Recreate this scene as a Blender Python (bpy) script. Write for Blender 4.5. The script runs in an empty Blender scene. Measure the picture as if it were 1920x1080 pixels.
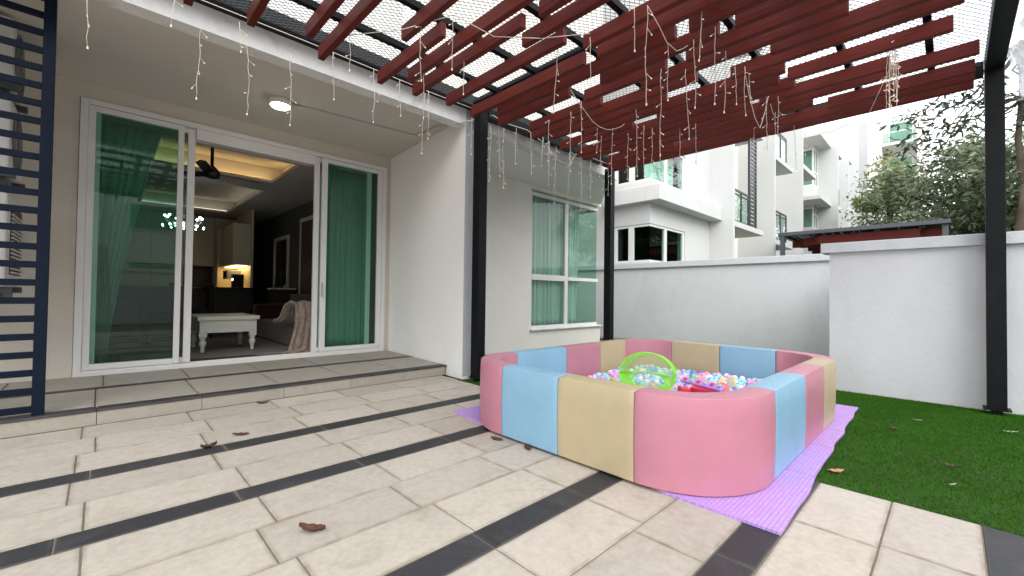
import bpy, math, random
import numpy as np
from mathutils import Vector, Matrix, noise
random.seed(7); RNG = np.random.default_rng(7)
C = bpy.context.scene.collection
SC = bpy.context.scene

# ------------------------------------------------------------------ camera, light, exposure
cam_d = bpy.data.cameras.new('camera'); cam = bpy.data.objects.new('camera', cam_d); C.objects.link(cam)
yaw, pit, rol, FPX = 8.01784891e-01, 1.79915418e-02, 1.25489998e-02, 797.383594
fw = Vector((math.cos(yaw)*math.cos(pit), math.sin(yaw)*math.cos(pit), math.sin(pit)))
rt = Vector((math.sin(yaw), -math.cos(yaw), 0)); up = rt.cross(fw)
r2 = math.cos(rol)*rt + math.sin(rol)*up; u2 = -math.sin(rol)*rt + math.cos(rol)*up
cam.matrix_world = Matrix(((r2.x, u2.x, -fw.x, 0), (r2.y, u2.y, -fw.y, 0), (r2.z, u2.z, -fw.z, 1.0), (0, 0, 0, 1)))
cam_d.sensor_width = 36; cam_d.lens = FPX*36/1920; cam_d.clip_start = .02; cam_d.clip_end = 600
SC.camera = cam

w = bpy.data.worlds.new('World'); SC.world = w; w.use_nodes = True
nt = w.node_tree; nt.nodes.clear()
def WN(t, **k):
    n = nt.nodes.new(t)
    for a, b in k.items(): setattr(n, a, b)
    return n
SUN_EL, SUN_AZ = math.radians(40), math.radians(212)      # azimuth clockwise from +Y
sky = WN('ShaderNodeTexSky', sky_type='NISHITA', sun_disc=False, sun_elevation=SUN_EL, sun_rotation=SUN_AZ)
b1 = WN('ShaderNodeBackground'); b1.inputs[1].default_value = .12
nt.links.new(sky.outputs[0], b1.inputs[0])
b2 = WN('ShaderNodeBackground'); b2.inputs[0].default_value = (.95, .975, 1, 1); b2.inputs[1].default_value = 1.6
tc = WN('ShaderNodeTexCoord'); nz = WN('ShaderNodeTexNoise'); nz.inputs['Scale'].default_value = 3.2; nz.inputs['Detail'].default_value = 6
nt.links.new(tc.outputs['Generated'], nz.inputs['Vector'])
rp = WN('ShaderNodeValToRGB'); rp.color_ramp.elements[0].position = .33; rp.color_ramp.elements[0].color = (.55, .55, .55, 1)
rp.color_ramp.elements[1].position = .55; rp.color_ramp.elements[1].color = (1, 1, 1, 1)
nt.links.new(nz.outputs['Fac'], rp.inputs[0])
mx = WN('ShaderNodeMixShader'); nt.links.new(rp.outputs[0], mx.inputs[0]); nt.links.new(b1.outputs[0], mx.inputs[1]); nt.links.new(b2.outputs[0], mx.inputs[2])
wo = WN('ShaderNodeOutputWorld'); nt.links.new(mx.outputs[0], wo.inputs[0])

sd = bpy.data.lights.new('sun', 'SUN'); sd.energy = 1.3; sd.angle = math.radians(40); sd.color = (1, .965, .92)
sun = bpy.data.objects.new('sun', sd); C.objects.link(sun)
sdir = Vector((math.sin(SUN_AZ)*math.cos(SUN_EL), math.cos(SUN_AZ)*math.cos(SUN_EL), math.sin(SUN_EL)))
sun.rotation_euler = sdir.to_track_quat('Z', 'Y').to_euler(); sun.location = (-6, -8, 14)
SC.view_settings.view_transform = 'Standard'; SC.view_settings.look = 'None'
SC.view_settings.exposure = 0.82; SC.view_settings.gamma = 1; SC.view_settings.use_curve_mapping = False

# ------------------------------------------------------------------ materials
def mat(name, col, rough=.6, var=.0, vscale=3., spec=.4, bump=0., bscale=60., stain=None, sscale=1.3, samt=.35,
        rnd=0., metal=0., emit=None, estr=1., coat=0., sheen=0., trans=0., stretch=None):
    m = bpy.data.materials.new(name); m.use_nodes = True; t = m.node_tree; N = t.nodes; L = t.links
    bs = N['Principled BSDF']; bs.inputs['Roughness'].default_value = rough
    bs.inputs['Specular IOR Level'].default_value = spec; bs.inputs['Metallic'].default_value = metal
    bs.inputs['Coat Weight'].default_value = coat; bs.inputs['Sheen Weight'].default_value = sheen
    bs.inputs['Transmission Weight'].default_value = trans
    co = N.new('ShaderNodeTexCoord'); mp = N.new('ShaderNodeMapping'); L.new(co.outputs['Object'], mp.inputs[0])
    if stretch: mp.inputs['Scale'].default_value = stretch
    if rnd:
        oi = N.new('ShaderNodeObjectInfo'); ad = N.new('ShaderNodeVectorMath'); ad.operation = 'SCALE'
        cb = N.new('ShaderNodeCombineXYZ')
        for i in range(3): L.new(oi.outputs['Random'], cb.inputs[i])
        L.new(cb.outputs[0], ad.inputs[0]); ad.inputs['Scale'].default_value = 37.
        L.new(ad.outputs[0], mp.inputs['Location'])
    rgb = N.new('ShaderNodeRGB'); rgb.outputs[0].default_value = (*col, 1); cur = rgb.outputs[0]
    if var:
        nz = N.new('ShaderNodeTexNoise'); nz.inputs['Scale'].default_value = vscale; nz.inputs['Detail'].default_value = 8; nz.inputs['Roughness'].default_value = .65
        L.new(mp.outputs[0], nz.inputs['Vector'])
        mr = N.new('ShaderNodeMapRange'); mr.inputs[1].default_value = .25; mr.inputs[2].default_value = .75
        mr.inputs[3].default_value = 1-var; mr.inputs[4].default_value = 1+var*.6; L.new(nz.outputs['Fac'], mr.inputs[0])
        mu = N.new('ShaderNodeVectorMath'); mu.operation = 'SCALE'; L.new(cur, mu.inputs[0]); L.new(mr.outputs[0], mu.inputs['Scale']); cur = mu.outputs[0]
    if rnd:
        mr = N.new('ShaderNodeMapRange'); mr.inputs[3].default_value = 1-rnd; mr.inputs[4].default_value = 1+rnd
        L.new(oi.outputs['Random'], mr.inputs[0])
        mu = N.new('ShaderNodeVectorMath'); mu.operation = 'SCALE'; L.new(cur, mu.inputs[0]); L.new(mr.outputs[0], mu.inputs['Scale']); cur = mu.outputs[0]
    if stain:
        n2 = N.new('ShaderNodeTexNoise'); n2.inputs['Scale'].default_value = sscale; n2.inputs['Detail'].default_value = 10; n2.inputs['Roughness'].default_value = .7
        n2.inputs['Distortion'].default_value = .6
        L.new(mp.outputs[0], n2.inputs['Vector'])
        m2 = N.new('ShaderNodeMapRange'); m2.inputs[1].default_value = .5; m2.inputs[2].default_value = .75; m2.inputs[3].default_value = 0; m2.inputs[4].default_value = samt
        L.new(n2.outputs['Fac'], m2.inputs[0])
        mi = N.new('ShaderNodeMix'); mi.data_type = 'RGBA'; L.new(m2.outputs[0], mi.inputs[0]); L.new(cur, mi.inputs[6]); mi.inputs[7].default_value = (*stain, 1); cur = mi.outputs[2]
    L.new(cur, bs.inputs['Base Color'])
    if bump:
        nb = N.new('ShaderNodeTexNoise'); nb.inputs['Scale'].default_value = bscale; nb.inputs['Detail'].default_value = 4
        L.new(mp.outputs[0], nb.inputs['Vector'])
        bp = N.new('ShaderNodeBump'); bp.inputs['Strength'].default_value = bump; bp.inputs['Distance'].default_value = .01
        L.new(nb.outputs['Fac'], bp.inputs['Height']); L.new(bp.outputs[0], bs.inputs['Normal'])
    if emit:
        bs.inputs['Emission Color'].default_value = (*emit, 1); bs.inputs['Emission Strength'].default_value = estr
    m['bsdf'] = bs.name
    return m

def glass(name, tint, refl=1.0, rough=.0):
    m = bpy.data.materials.new(name); m.use_nodes = True; t = m.node_tree; N = t.nodes; L = t.links; N.clear()
    o = N.new('ShaderNodeOutputMaterial'); tr = N.new('ShaderNodeBsdfTransparent'); tr.inputs[0].default_value = (*tint, 1)
    gl = N.new('ShaderNodeBsdfGlossy'); gl.inputs['Roughness'].default_value = rough
    fr = N.new('ShaderNodeFresnel'); fr.inputs[0].default_value = 1.5
    mm = N.new('ShaderNodeMath'); mm.operation = 'MULTIPLY'; mm.inputs[1].default_value = refl; gg = N.new('ShaderNodeNewGeometry'); inv = N.new('ShaderNodeMath'); inv.operation = 'SUBTRACT'; inv.inputs[0].default_value = 1
    L.new(gg.outputs['Backfacing'], inv.inputs[1]); m0 = N.new('ShaderNodeMath'); m0.operation = 'MULTIPLY'; L.new(fr.outputs[0], m0.inputs[0]); L.new(inv.outputs[0], m0.inputs[1]); L.new(m0.outputs[0], mm.inputs[0])
    mx = N.new('ShaderNodeMixShader'); L.new(mm.outputs[0], mx.inputs[0]); L.new(tr.outputs[0], mx.inputs[1]); L.new(gl.outputs[0], mx.inputs[2]); L.new(mx.outputs[0], o.inputs[0])
    return m

def sheer(name, col, opac, trl=.5):
    m = bpy.data.materials.new(name); m.use_nodes = True; t = m.node_tree; N = t.nodes; L = t.links; N.clear()
    o = N.new('ShaderNodeOutputMaterial'); tr = N.new('ShaderNodeBsdfTransparent'); df = N.new('ShaderNodeBsdfDiffuse'); tl = N.new('ShaderNodeBsdfTranslucent')
    df.inputs[0].default_value = (*col, 1); tl.inputs[0].default_value = (*col, 1)
    a = N.new('ShaderNodeMixShader'); a.inputs[0].default_value = trl; L.new(df.outputs[0], a.inputs[1]); L.new(tl.outputs[0], a.inputs[2])
    b = N.new('ShaderNodeMixShader'); b.inputs[0].default_value = opac; L.new(tr.outputs[0], b.inputs[1]); L.new(a.outputs[0], b.inputs[2]); L.new(b.outputs[0], o.inputs[0])
    return m

M = dict(
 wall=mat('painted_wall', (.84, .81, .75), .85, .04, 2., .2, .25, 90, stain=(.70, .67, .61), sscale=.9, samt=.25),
 aptwall=mat('row_house_paint', (.60, .60, .595), .85, .04, 1., .2, .2, 60, stain=(.55, .54, .52), sscale=.8, samt=.3),
 wallwhite=mat('white_paint', (.80, .80, .785), .8, .07, 9., .2, .35, 60, stain=(.40, .39, .40), sscale=3.2, samt=.85, stretch=(1, 1, 1)),
 wallclean=mat('clean_white_paint', (.86, .85, .82), .85, .03, 2., .2, .2, 80, stain=(.62, .61, .58), sscale=.8, samt=.18),
 wallgrey=mat('boundary_wall_paint', (.66, .67, .685), .85, .05, 2.2, .2, .28, 30, stain=(.52, .53, .53), sscale=1.3, samt=.55, stretch=(1, 1, .55)),
 column_end=mat('grey_column_end_paint', (.42, .43, .45), .85, .08, 5, .2, .3, 60),
 coping=mat('coping_paint', (.62, .64, .68), .8, .06, 4., .2, .3, 60, stain=(.4, .4, .4), sscale=3, samt=.4),
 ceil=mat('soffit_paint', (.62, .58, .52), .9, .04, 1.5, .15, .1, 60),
 tile=mat('beige_paving_tile', (.455, .405, .352), .72, .16, 30., .25, .12, 220, stain=(.22, .185, .145), sscale=4.5, samt=.42, rnd=.09),
 steptile=mat('grey_beige_step_tile', (.36, .335, .29), .6, .12, 25., .3, .1, 200, stain=(.26, .22, .18), sscale=3, samt=.3, rnd=.05),
 riser=mat('step_riser_tile', (.36, .33, .28), .6, .12, 25., .3, .1, 200, stain=(.24, .20, .16), sscale=3, samt=.35, rnd=.05),
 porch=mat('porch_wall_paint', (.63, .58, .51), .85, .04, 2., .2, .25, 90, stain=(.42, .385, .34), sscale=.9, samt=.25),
 dark=mat('charcoal_strip_tile', (.035, .035, .039), .55, .3, 60., .35, .15, 260, stain=(.11, .10, .10), sscale=3, samt=.4, rnd=.15),
 grout=mat('grout', (.20, .165, .135), .9, .3, 20),
 soil=mat('ground_soil', (.05, .07, .03), .95, .3, 5, .1),
 grass=mat('artificial_turf_blades', (.040, .145, .008), .8, .28, 1.8, .08),
 steel=mat('black_painted_steel', (.007, .008, .010), .5, .2, 20, .15, .05, 150, stain=(.02, .02, .02), sscale=4, samt=.4),
 slate=mat('slate_grey_steel', (.07, .08, .095), .45, .2, 20, .5),
 navy=mat('navy_painted_steel', (.004, .009, .022), .5, .2, 20, .15),
 slat=mat('dark_red_wood_slat', (.128, .017, .012), .55, .22, 9., .2, .12, 60, rnd=.12, stretch=(1, .12, 1), stain=(.08, .012, .009), sscale=6, samt=.5),
 frame=mat('white_aluminium_frame', (.74, .73, .72), .4, .03, 10, .5),
 greyframe=mat('dark_window_frame', (.05, .055, .06), .4, 0, 10, .5),
 glass=glass('green_tinted_glass', (.80, .92, .87), 1.0),
 glassdark=glass('dark_green_glass', (.70, .86, .80), 1.2),
 glassclear=glass('clear_balcony_glass', (.82, .94, .9), 1.3),
 curtain=sheer('white_curtain_fabric', (.82, .86, .83), .95, .3),
 sheerc=sheer('sheer_curtain_fabric', (.8, .83, .8), .6, .5),
 pink=mat('pink_vinyl', (.49, .20, .26), .45, .08, 4, .35, .10, 350, stain=(.40, .17, .22), sscale=3.5, samt=.45),
 blue=mat('sky_blue_vinyl', (.235, .42, .57), .45, .08, 4, .35, .10, 350, stain=(.19, .33, .45), sscale=3.5, samt=.45),
 cream=mat('cream_vinyl', (.47, .385, .24), .45, .08, 4, .35, .10, 350, stain=(.38, .31, .20), sscale=3.5, samt=.45),
 mesh=mat('mesh_wire', (.03, .033, .038), .5, 0, 10, .5),
 wire=mat('string_light_wire', (.88, .76, .68), .5, 0, 10, .4),
 white=mat('white_plastic', (.75, .74, .72), .4, .03, 10),
 lightcase=mat('white_fixture', (.7, .68, .65), .5, 0, 10),
 conduit=mat('grey_pvc_conduit', (.45, .45, .45), .5, 0, 10),
 acbody=mat('ac_casing', (.62, .62, .60), .5, .05, 6, stain=(.3, .28, .25), sscale=3, samt=.4),
 acgrille=mat('ac_grille', (.20, .20, .20), .5, 0, 10),
 trunk=mat('tree_bark', (.10, .08, .06), .9, .3, 8, .1, .6, 30),
 tower=mat('tower_paint', (.74, .67, .64), .85, .03, 1, .2),
 towerw=mat('tower_white_paint', (.8, .8, .78), .85, .03, 1, .2),
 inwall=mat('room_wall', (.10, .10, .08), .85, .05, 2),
 infloor=mat('room_floor_tile', (.32, .30, .27), .25, .1, 6, .5),
 kitchen=mat('cream_cabinet', (.70, .62, .45), .4, .03, 4),
 bar=mat('dark_bar_front', (.05, .035, .028), .5, .2, 6),
 stone=mat('dark_stone_top', (.03, .03, .032), .15, .2, 20, .5),
 tablew=mat('cream_painted_wood', (.80, .76, .69), .45, .03, 6),
 sofa=mat('maroon_quilted_fabric', (.06, .028, .026), .9, .4, 14, .1, .8, 30, sheen=.3),
 throw=mat('taupe_fur_throw', (.36, .27, .22), .95, .45, 16, .1, 1., 40, sheen=.6),
 rug=mat('grey_pattern_rug', (.30, .28, .26), .95, .5, 30, .1, .5, 60),
 doormat=mat('grey_door_mat', (.10, .10, .10), .95, .3, 60, .1, .6, 100),
 black=mat('black_furniture', (.012, .011, .010), .5, .2, 10),
 wood=mat('dark_door_wood', (.10, .06, .045), .5, .3, 8),
 mirror=mat('mirror_glass', (.55, .55, .5), .03, 0, 5, metal=1.),
 micro=mat('steel_appliance', (.5, .5, .5), .3, 0, 5, metal=.7),
 warmstrip=mat('cove_light_strip', (1, .8, .5), .5, emit=(1, .68, .30), estr=3.6),
 coolstrip=mat('cool_cove_strip', (1, 1, 1), .5, emit=(.95, .88, .72), estr=1.2),
 crystal=mat('lit_crystal', (1, 1, 1), .1, emit=(.9, .95, 1), estr=8.),
 lamp=mat('lit_lamp_diffuser', (1, 1, 1), .4, emit=(1, .93, .78), estr=14.),
 bulb=mat('string_light_bulb', (.9, .8, .6), .3, emit=(1, .88, .7), estr=.25),
 basket=sheer('lime_nylon_mesh', (.42, .95, .10), .62, .6),
 basketr=sheer('lime_nylon_rim', (.36, .85, .06), .8, .45),
 basketb=sheer('lime_mesh_bottom', (.6, .85, .35), .3, .6),
 basketw=mat('lime_nylon_trim', (.25, .75, .05), .5, 0, 5),
 plastic=sheer('clear_crumpled_plastic', (.8, .82, .86), .35, .5),
 leaf=mat('dry_brown_leaf', (.10, .042, .026), .6, .4, 40, .3, .3, 60),
 leaf2=mat('dry_tan_leaf', (.45, .22, .14), .6, .3, 40, .3, .3, 60),
 clip=mat('pale_grass_clipping', (.34, .36, .26), .7),
)
def dirty_edges(m,col,wx,wy,amt):
    t=m.node_tree; N=t.nodes; L=t.links; bs=N['Principled BSDF']; src=bs.inputs['Base Color'].links[0].from_socket
    tc=N.new('ShaderNodeTexCoord'); sp=N.new('ShaderNodeSeparateXYZ'); L.new(tc.outputs['Generated'],sp.inputs[0]); outs=[]
    for ax,wd in ((0,wx),(1,wy)):
        a=N.new('ShaderNodeMath'); a.operation='SUBTRACT'; a.inputs[1].default_value=.5; L.new(sp.outputs[ax],a.inputs[0])
        b=N.new('ShaderNodeMath'); b.operation='ABSOLUTE'; L.new(a.outputs[0],b.inputs[0])
        c=N.new('ShaderNodeMapRange'); c.inputs[1].default_value=.5-wd; c.inputs[2].default_value=.5; L.new(b.outputs[0],c.inputs[0]); outs.append(c.outputs[0])
    mx=N.new('ShaderNodeMath'); mx.operation='MAXIMUM'; L.new(outs[0],mx.inputs[0]); L.new(outs[1],mx.inputs[1])
    nz=N.new('ShaderNodeTexNoise'); nz.inputs['Scale'].default_value=9; nz.inputs['Detail'].default_value=8; L.new(tc.outputs['Object'],nz.inputs['Vector'])
    r=N.new('ShaderNodeMapRange'); r.inputs[1].default_value=.38; r.inputs[2].default_value=.72; L.new(nz.outputs['Fac'],r.inputs[0])
    ad=N.new('ShaderNodeMath'); ad.operation='ADD'; ad.inputs[1].default_value=.25; L.new(r.outputs[0],ad.inputs[0])
    mu=N.new('ShaderNodeMath'); mu.operation='MULTIPLY'; L.new(mx.outputs[0],mu.inputs[0]); L.new(ad.outputs[0],mu.inputs[1])
    m2=N.new('ShaderNodeMath'); m2.operation='MULTIPLY'; m2.use_clamp=True; m2.inputs[1].default_value=amt; L.new(mu.outputs[0],m2.inputs[0])
    mi=N.new('ShaderNodeMix'); mi.data_type='RGBA'; L.new(m2.outputs[0],mi.inputs[0]); L.new(src,mi.inputs[6]); mi.inputs[7].default_value=(*col,1); L.new(mi.outputs[2],bs.inputs['Base Color'])
dirty_edges(M['tile'],(.22,.18,.13),.03,.06,.75); dirty_edges(M['steptile'],(.16,.13,.10),.03,.05,.6); dirty_edges(M['dark'],(.10,.09,.08),.03,.06,.6)
for k in ('bulb',): M[k].cycles.emission_sampling = 'NONE'
def add_bump(m,scale,strength,dist,stretch=(1,1,1)):
    t=m.node_tree; N=t.nodes; L=t.links; bs=N['Principled BSDF']; tc=N.new('ShaderNodeTexCoord'); mp=N.new('ShaderNodeMapping'); mp.inputs['Scale'].default_value=stretch; L.new(tc.outputs['Object'],mp.inputs[0])
    nz=N.new('ShaderNodeTexNoise'); nz.inputs['Scale'].default_value=scale; nz.inputs['Detail'].default_value=5; nz.inputs['Distortion'].default_value=1.2; L.new(mp.outputs[0],nz.inputs['Vector'])
    b=N.new('ShaderNodeBump'); b.inputs['Strength'].default_value=strength; b.inputs['Distance'].default_value=dist; L.new(nz.outputs['Fac'],b.inputs['Height'])
    if bs.inputs['Normal'].links: L.new(bs.inputs['Normal'].links[0].from_socket,b.inputs['Normal'])
    L.new(b.outputs[0],bs.inputs['Normal'])
for k in ('pink','blue','cream'): add_bump(M[k],4,.13,.03,(1,1,.7)); M[k].node_tree.nodes['Principled BSDF'].inputs['Roughness'].default_value=.38
add_bump(M['slat'],7,.5,.01,(6,.3,6)); add_bump(M['wallgrey'],2.2,.07,.05); add_bump(M['wall'],2.5,.06,.04); add_bump(M['porch'],2.5,.06,.04)
def toy(n, c, r=.35): return mat(n, c, r, 0, 5, .5)

# ------------------------------------------------------------------ mesh builder
class MB:
    def __init__(s): s.v = []; s.f = []; s.sm = []
    def add(s, vs, fs, smooth=False):
        o = len(s.v); s.v += [tuple(p) for p in vs]; s.f += [tuple(i+o for i in f) for f in fs]; s.sm += [smooth]*len(fs); return s
    def box(s, x0, x1, y0, y1, z0, z1):
        return s.add([(x0,y0,z0),(x1,y0,z0),(x1,y1,z0),(x0,y1,z0),(x0,y0,z1),(x1,y0,z1),(x1,y1,z1),(x0,y1,z1)],
                     [(0,3,2,1),(4,5,6,7),(0,1,5,4),(1,2,6,5),(2,3,7,6),(3,0,4,7)])
    def tile(s, x0, x1, y0, y1, z0, z1, c=.003):
        return s.add([(x0,y0,z0),(x1,y0,z0),(x1,y1,z0),(x0,y1,z0),(x0,y0,z1-c),(x1,y0,z1-c),(x1,y1,z1-c),(x0,y1,z1-c),
                      (x0+c,y0+c,z1),(x1-c,y0+c,z1),(x1-c,y1-c,z1),(x0+c,y1-c,z1)],
                     [(0,1,5,4),(1,2,6,5),(2,3,7,6),(3,0,4,7),(4,5,9,8),(5,6,10,9),(6,7,11,10),(7,4,8,11),(8,9,10,11)])
    def cbox(s, x0, x1, y0, y1, z0, z1, c=.004):   # box with all edges chamfered
        X=(x0,x1);Y=(y0,y1);Z=(z0,z1); vs=[];idx={}
        for i in (0,1):
            for j in (0,1):
                for k in (0,1):
                    sx,sy,sz=(1-2*i)*c,(1-2*j)*c,(1-2*k)*c
                    for a,(dx,dy,dz) in enumerate(((0,sy,sz),(sx,0,sz),(sx,sy,0))):
                        idx[i,j,k,a]=len(vs); vs.append((X[i]+dx,Y[j]+dy,Z[k]+dz))
        F=[]
        for i in (0,1): F.append([idx[i,0,0,0],idx[i,1,0,0],idx[i,1,1,0],idx[i,0,1,0]][::(-1 if i==0 else 1)])
        for j in (0,1): F.append([idx[0,j,0,1],idx[1,j,0,1],idx[1,j,1,1],idx[0,j,1,1]][::(1 if j==0 else -1)])
        for k in (0,1): F.append([idx[0,0,k,2],idx[1,0,k,2],idx[1,1,k,2],idx[0,1,k,2]][::(-1 if k==0 else 1)])
        for i in (0,1):
            for j in (0,1): F.append([idx[i,j,0,0],idx[i,j,1,0],idx[i,j,1,1],idx[i,j,0,1]])
            for k in (0,1): F.append([idx[i,0,k,0],idx[i,1,k,0],idx[i,1,k,2],idx[i,0,k,2]])
        for j in (0,1):
            for k in (0,1): F.append([idx[0,j,k,1],idx[1,j,k,1],idx[1,j,k,2],idx[0,j,k,2]])
        for i in (0,1):
            for j in (0,1):
                for k in (0,1): F.append([idx[i,j,k,0],idx[i,j,k,1],idx[i,j,k,2]])
        return s.add(vs,F)
    def prism(s, pts, z0, z1):
        n=len(pts); return s.add([(x,y,z0) for x,y in pts]+[(x,y,z1) for x,y in pts],
            [tuple(range(n-1,-1,-1)),tuple(range(n,2*n))]+[(i,(i+1)%n,n+(i+1)%n,n+i) for i in range(n)])
    def bar(s, a, b, r, n=6, r2=None, smooth=True, cap=True):
        a=Vector(a);b=Vector(b);d=(b-a);
        if d.length<1e-6: return s
        d.normalize(); u=d.orthogonal().normalized(); w_=d.cross(u); r2=r if r2 is None else r2
        vs=[a+(u*math.cos(2*math.pi*i/n)+w_*math.sin(2*math.pi*i/n))*r for i in range(n)]+[b+(u*math.cos(2*math.pi*i/n)+w_*math.sin(2*math.pi*i/n))*r2 for i in range(n)]
        s.add(vs,[(i,(i+1)%n,n+(i+1)%n,n+i) for i in range(n)],smooth)
        if cap: s.add(vs,[tuple(range(n-1,-1,-1)),tuple(range(n,2*n))])
        return s
    def tube(s, pts, r, n=6, rs=None):
        pts=[Vector(p) for p in pts]; vs=[]; m=len(pts)
        d0=(pts[1]-pts[0]).normalized(); u=d0.orthogonal().normalized()
        for i,p in enumerate(pts):
            d=(pts[min(i+1,m-1)]-pts[max(i-1,0)]).normalized(); u=(u-d*u.dot(d)).normalized(); w_=d.cross(u); rr=rs[i] if rs else r
            vs+=[p+(u*math.cos(2*math.pi*k/n)+w_*math.sin(2*math.pi*k/n))*rr for k in range(n)]
        fs=[(i*n+k,i*n+(k+1)%n,(i+1)*n+(k+1)%n,(i+1)*n+k) for i in range(m-1) for k in range(n)]
        fs+=[tuple(range(n-1,-1,-1)),tuple((m-1)*n+k for k in range(n))]
        return s.add(vs,fs,True)
    def lathe(s, c, prof, n=16):   # profile (r,z) about vertical axis through c
        m=len(prof); vs=[(c[0]+r*math.cos(2*math.pi*k/n),c[1]+r*math.sin(2*math.pi*k/n),c[2]+z) for r,z in prof for k in range(n)]
        fs=[(i*n+k,i*n+(k+1)%n,(i+1)*n+(k+1)%n,(i+1)*n+k) for i in range(m-1) for k in range(n)]
        fs+=[tuple(range(n-1,-1,-1)),tuple((m-1)*n+k for k in range(n))]
        return s.add(vs,fs,True)
    def ball(s, c, r, n=8, m=5):
        vs=[(c[0],c[1],c[2]+r)]+[(c[0]+r*math.sin(math.pi*i/m)*math.cos(2*math.pi*k/n),c[1]+r*math.sin(math.pi*i/m)*math.sin(2*math.pi*k/n),c[2]+r*math.cos(math.pi*i/m)) for i in range(1,m) for k in range(n)]+[(c[0],c[1],c[2]-r)]
        L_=len(vs)-1
        fs=[(0,1+k,1+(k+1)%n) for k in range(n)]+[(1+i*n+k,1+(i+1)*n+k,1+(i+1)*n+(k+1)%n,1+i*n+(k+1)%n) for i in range(m-2) for k in range(n)]+[(L_,1+(m-2)*n+(k+1)%n,1+(m-2)*n+k) for k in range(n)]
        return s.add(vs,fs,True)
    def grid(s, fn, nu, nv):
        vs=[fn(i/nu,j/nv) for i in range(nu+1) for j in range(nv+1)]
        return s.add(vs,[(i*(nv+1)+j,(i+1)*(nv+1)+j,(i+1)*(nv+1)+j+1,i*(nv+1)+j+1) for i in range(nu) for j in range(nv)],True)
    def mesh(s, name, m, off=(0,0,0)):
        me=bpy.data.meshes.new(name); ox,oy,oz=off
        me.from_pydata([(x-ox,y-oy,z-oz) for x,y,z in s.v],[],s.f); me.polygons.foreach_set('use_smooth',s.sm)
        if m: me.materials.append(m)
        me.update(); return me
    def build(s, name, m, parent=None, label=None, kind=None, loc=None):
        off=tot(parent) if parent is not None else (loc or (0,0,0))
        if loc is not None: off=Vector(loc)
        o=bpy.data.objects.new(name, s.mesh(name,m,off)); C.objects.link(o)
        if parent is not None:
            o.parent=parent
            if loc is not None: o.location=Vector(loc)-Vector(tot(parent))
        elif loc is not None: o.location=loc
        if label: o['label']=label
        if kind: o['kind']=kind
        return o
def tot(o):
    v=Vector((0,0,0))
    while o is not None: v+=o.location; o=o.parent
    return v
def thing(name, label, cat, loc=(0,0,0), group=None):
    o=bpy.data.objects.new(name,None); o.empty_display_size=.1; C.objects.link(o); o.location=loc; return tag(o,label,cat,group)
def tag(o, label, cat, group=None):
    o['label']=label; o['category']=cat
    if group: o['group']=group
    return o
def share(name, me, parent, loc, rot=(0,0,0), scale=(1,1,1)):
    o=bpy.data.objects.new(name, me); C.objects.link(o); o.parent=parent; o.location=loc; o.rotation_euler=rot; o.scale=scale; return o
def bevel(o, w=.004, seg=2):
    b=o.modifiers.new('bevel','BEVEL'); b.width=w; b.segments=seg; b.limit_method='ANGLE'; return o
def npmesh(name, V, F, m):
    me=bpy.data.meshes.new(name); k=F.shape[1]; me.vertices.add(len(V)); me.vertices.foreach_set('co',V.astype(np.float32).ravel())
    me.loops.add(F.size); me.loops.foreach_set('vertex_index',F.astype(np.int32).ravel())
    me.polygons.add(len(F)); me.polygons.foreach_set('loop_start',(np.arange(len(F))*k).astype(np.int32))
    me.polygons.foreach_set('loop_total',np.full(len(F),k,np.int32)); me.update(calc_edges=True)
    if m: me.materials.append(m)
    return me

# ------------------------------------------------------------------ ground and paving
MB().box(-60,140,-60,60,-.5,-.06).build('ground', M['soil'], kind='structure')
PX0, PXE = -2.2, 2.86
pav=MB().prism([(PX0,-1.6),(2.855,-1.6),(2.855,.6),(3.02,2.6),(3.05,4.2),(3.05,4.42),(PX0,4.42)],-.06,-.0045).build('paving', M['grout'], kind='structure')
def edge_x(y): return 2.855 if y<.6 else 2.9+(y-.6)*.045
rows=[(4.07,4.42,-.07),(3.70,4.07,0.),(3.34,3.70,-.08),(2.86,3.18,-.09),(2.52,2.86,-.03),(2.05,2.37,-.03),(1.735,2.05,-.11),(1.41,1.735,-.05),
      (.955,1.26,-.07),(.655,.955,-.16),(.21,.505,-.15),(-.088,.21,-.12),(-.54,-.24,-.15),(-.84,-.54,-.05),(-1.14,-.84,-.1),(-1.6,-1.14,-.1)]
strips=[(3.18,3.34,-.02),(2.37,2.52,-.11),(1.26,1.41,-.09),(.505,.655,-.09),(-.24,-.088,-.1)]
def lay(rows, name, m, z0, z1, parent, g=.0065, dz=.0010, step=.612, ex=edge_x, xs=PX0):
    for (y0,y1,ph) in rows:
        x=ph-4*step
        while x<3.2:
            a=max(x,xs); b=min(x+step, ex((y0+y1)/2))
            if b-a>.05:
                d=random.uniform(-dz,dz)
                MB().tile(a+g/2,b-g/2,y0+g/2,y1-g/2,z0,z1+d).build(name,m,parent)
            x+=step
lay(rows,'paving_tile',M['tile'],-.014,0,pav,step=.608)
lay(strips,'dark_strip_tile',M['dark'],-.014,0,pav,step=.618,dz=.0006)

por=MB().box(-3,3.13,4.445,6.2,-.05,.103).build('porch_floor', M['grout'], kind='structure')
pe=lambda y:3.13+(y-4.1)*.066
lay([(4.545,5.32,-.01),(5.44,6.2,-.6)],'porch_tile',M['steptile'],.10,.117,por,ex=pe,xs=-3,step=.64)
lay([(4.415,4.542,0.0),(5.323,5.437,.3)],'dark_nosing_tile',M['dark'],.10,.117,por,ex=pe,xs=-3,step=.64,dz=.0002)
x=-3.2
while x<3.13:
    a=max(x,-3); b=min(x+.64,3.13)
    MB().tile(a+.002,b-.002,4.425,4.446,.001,.098,.001).build('riser_tile',M['riser'],por); x+=.64

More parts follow.
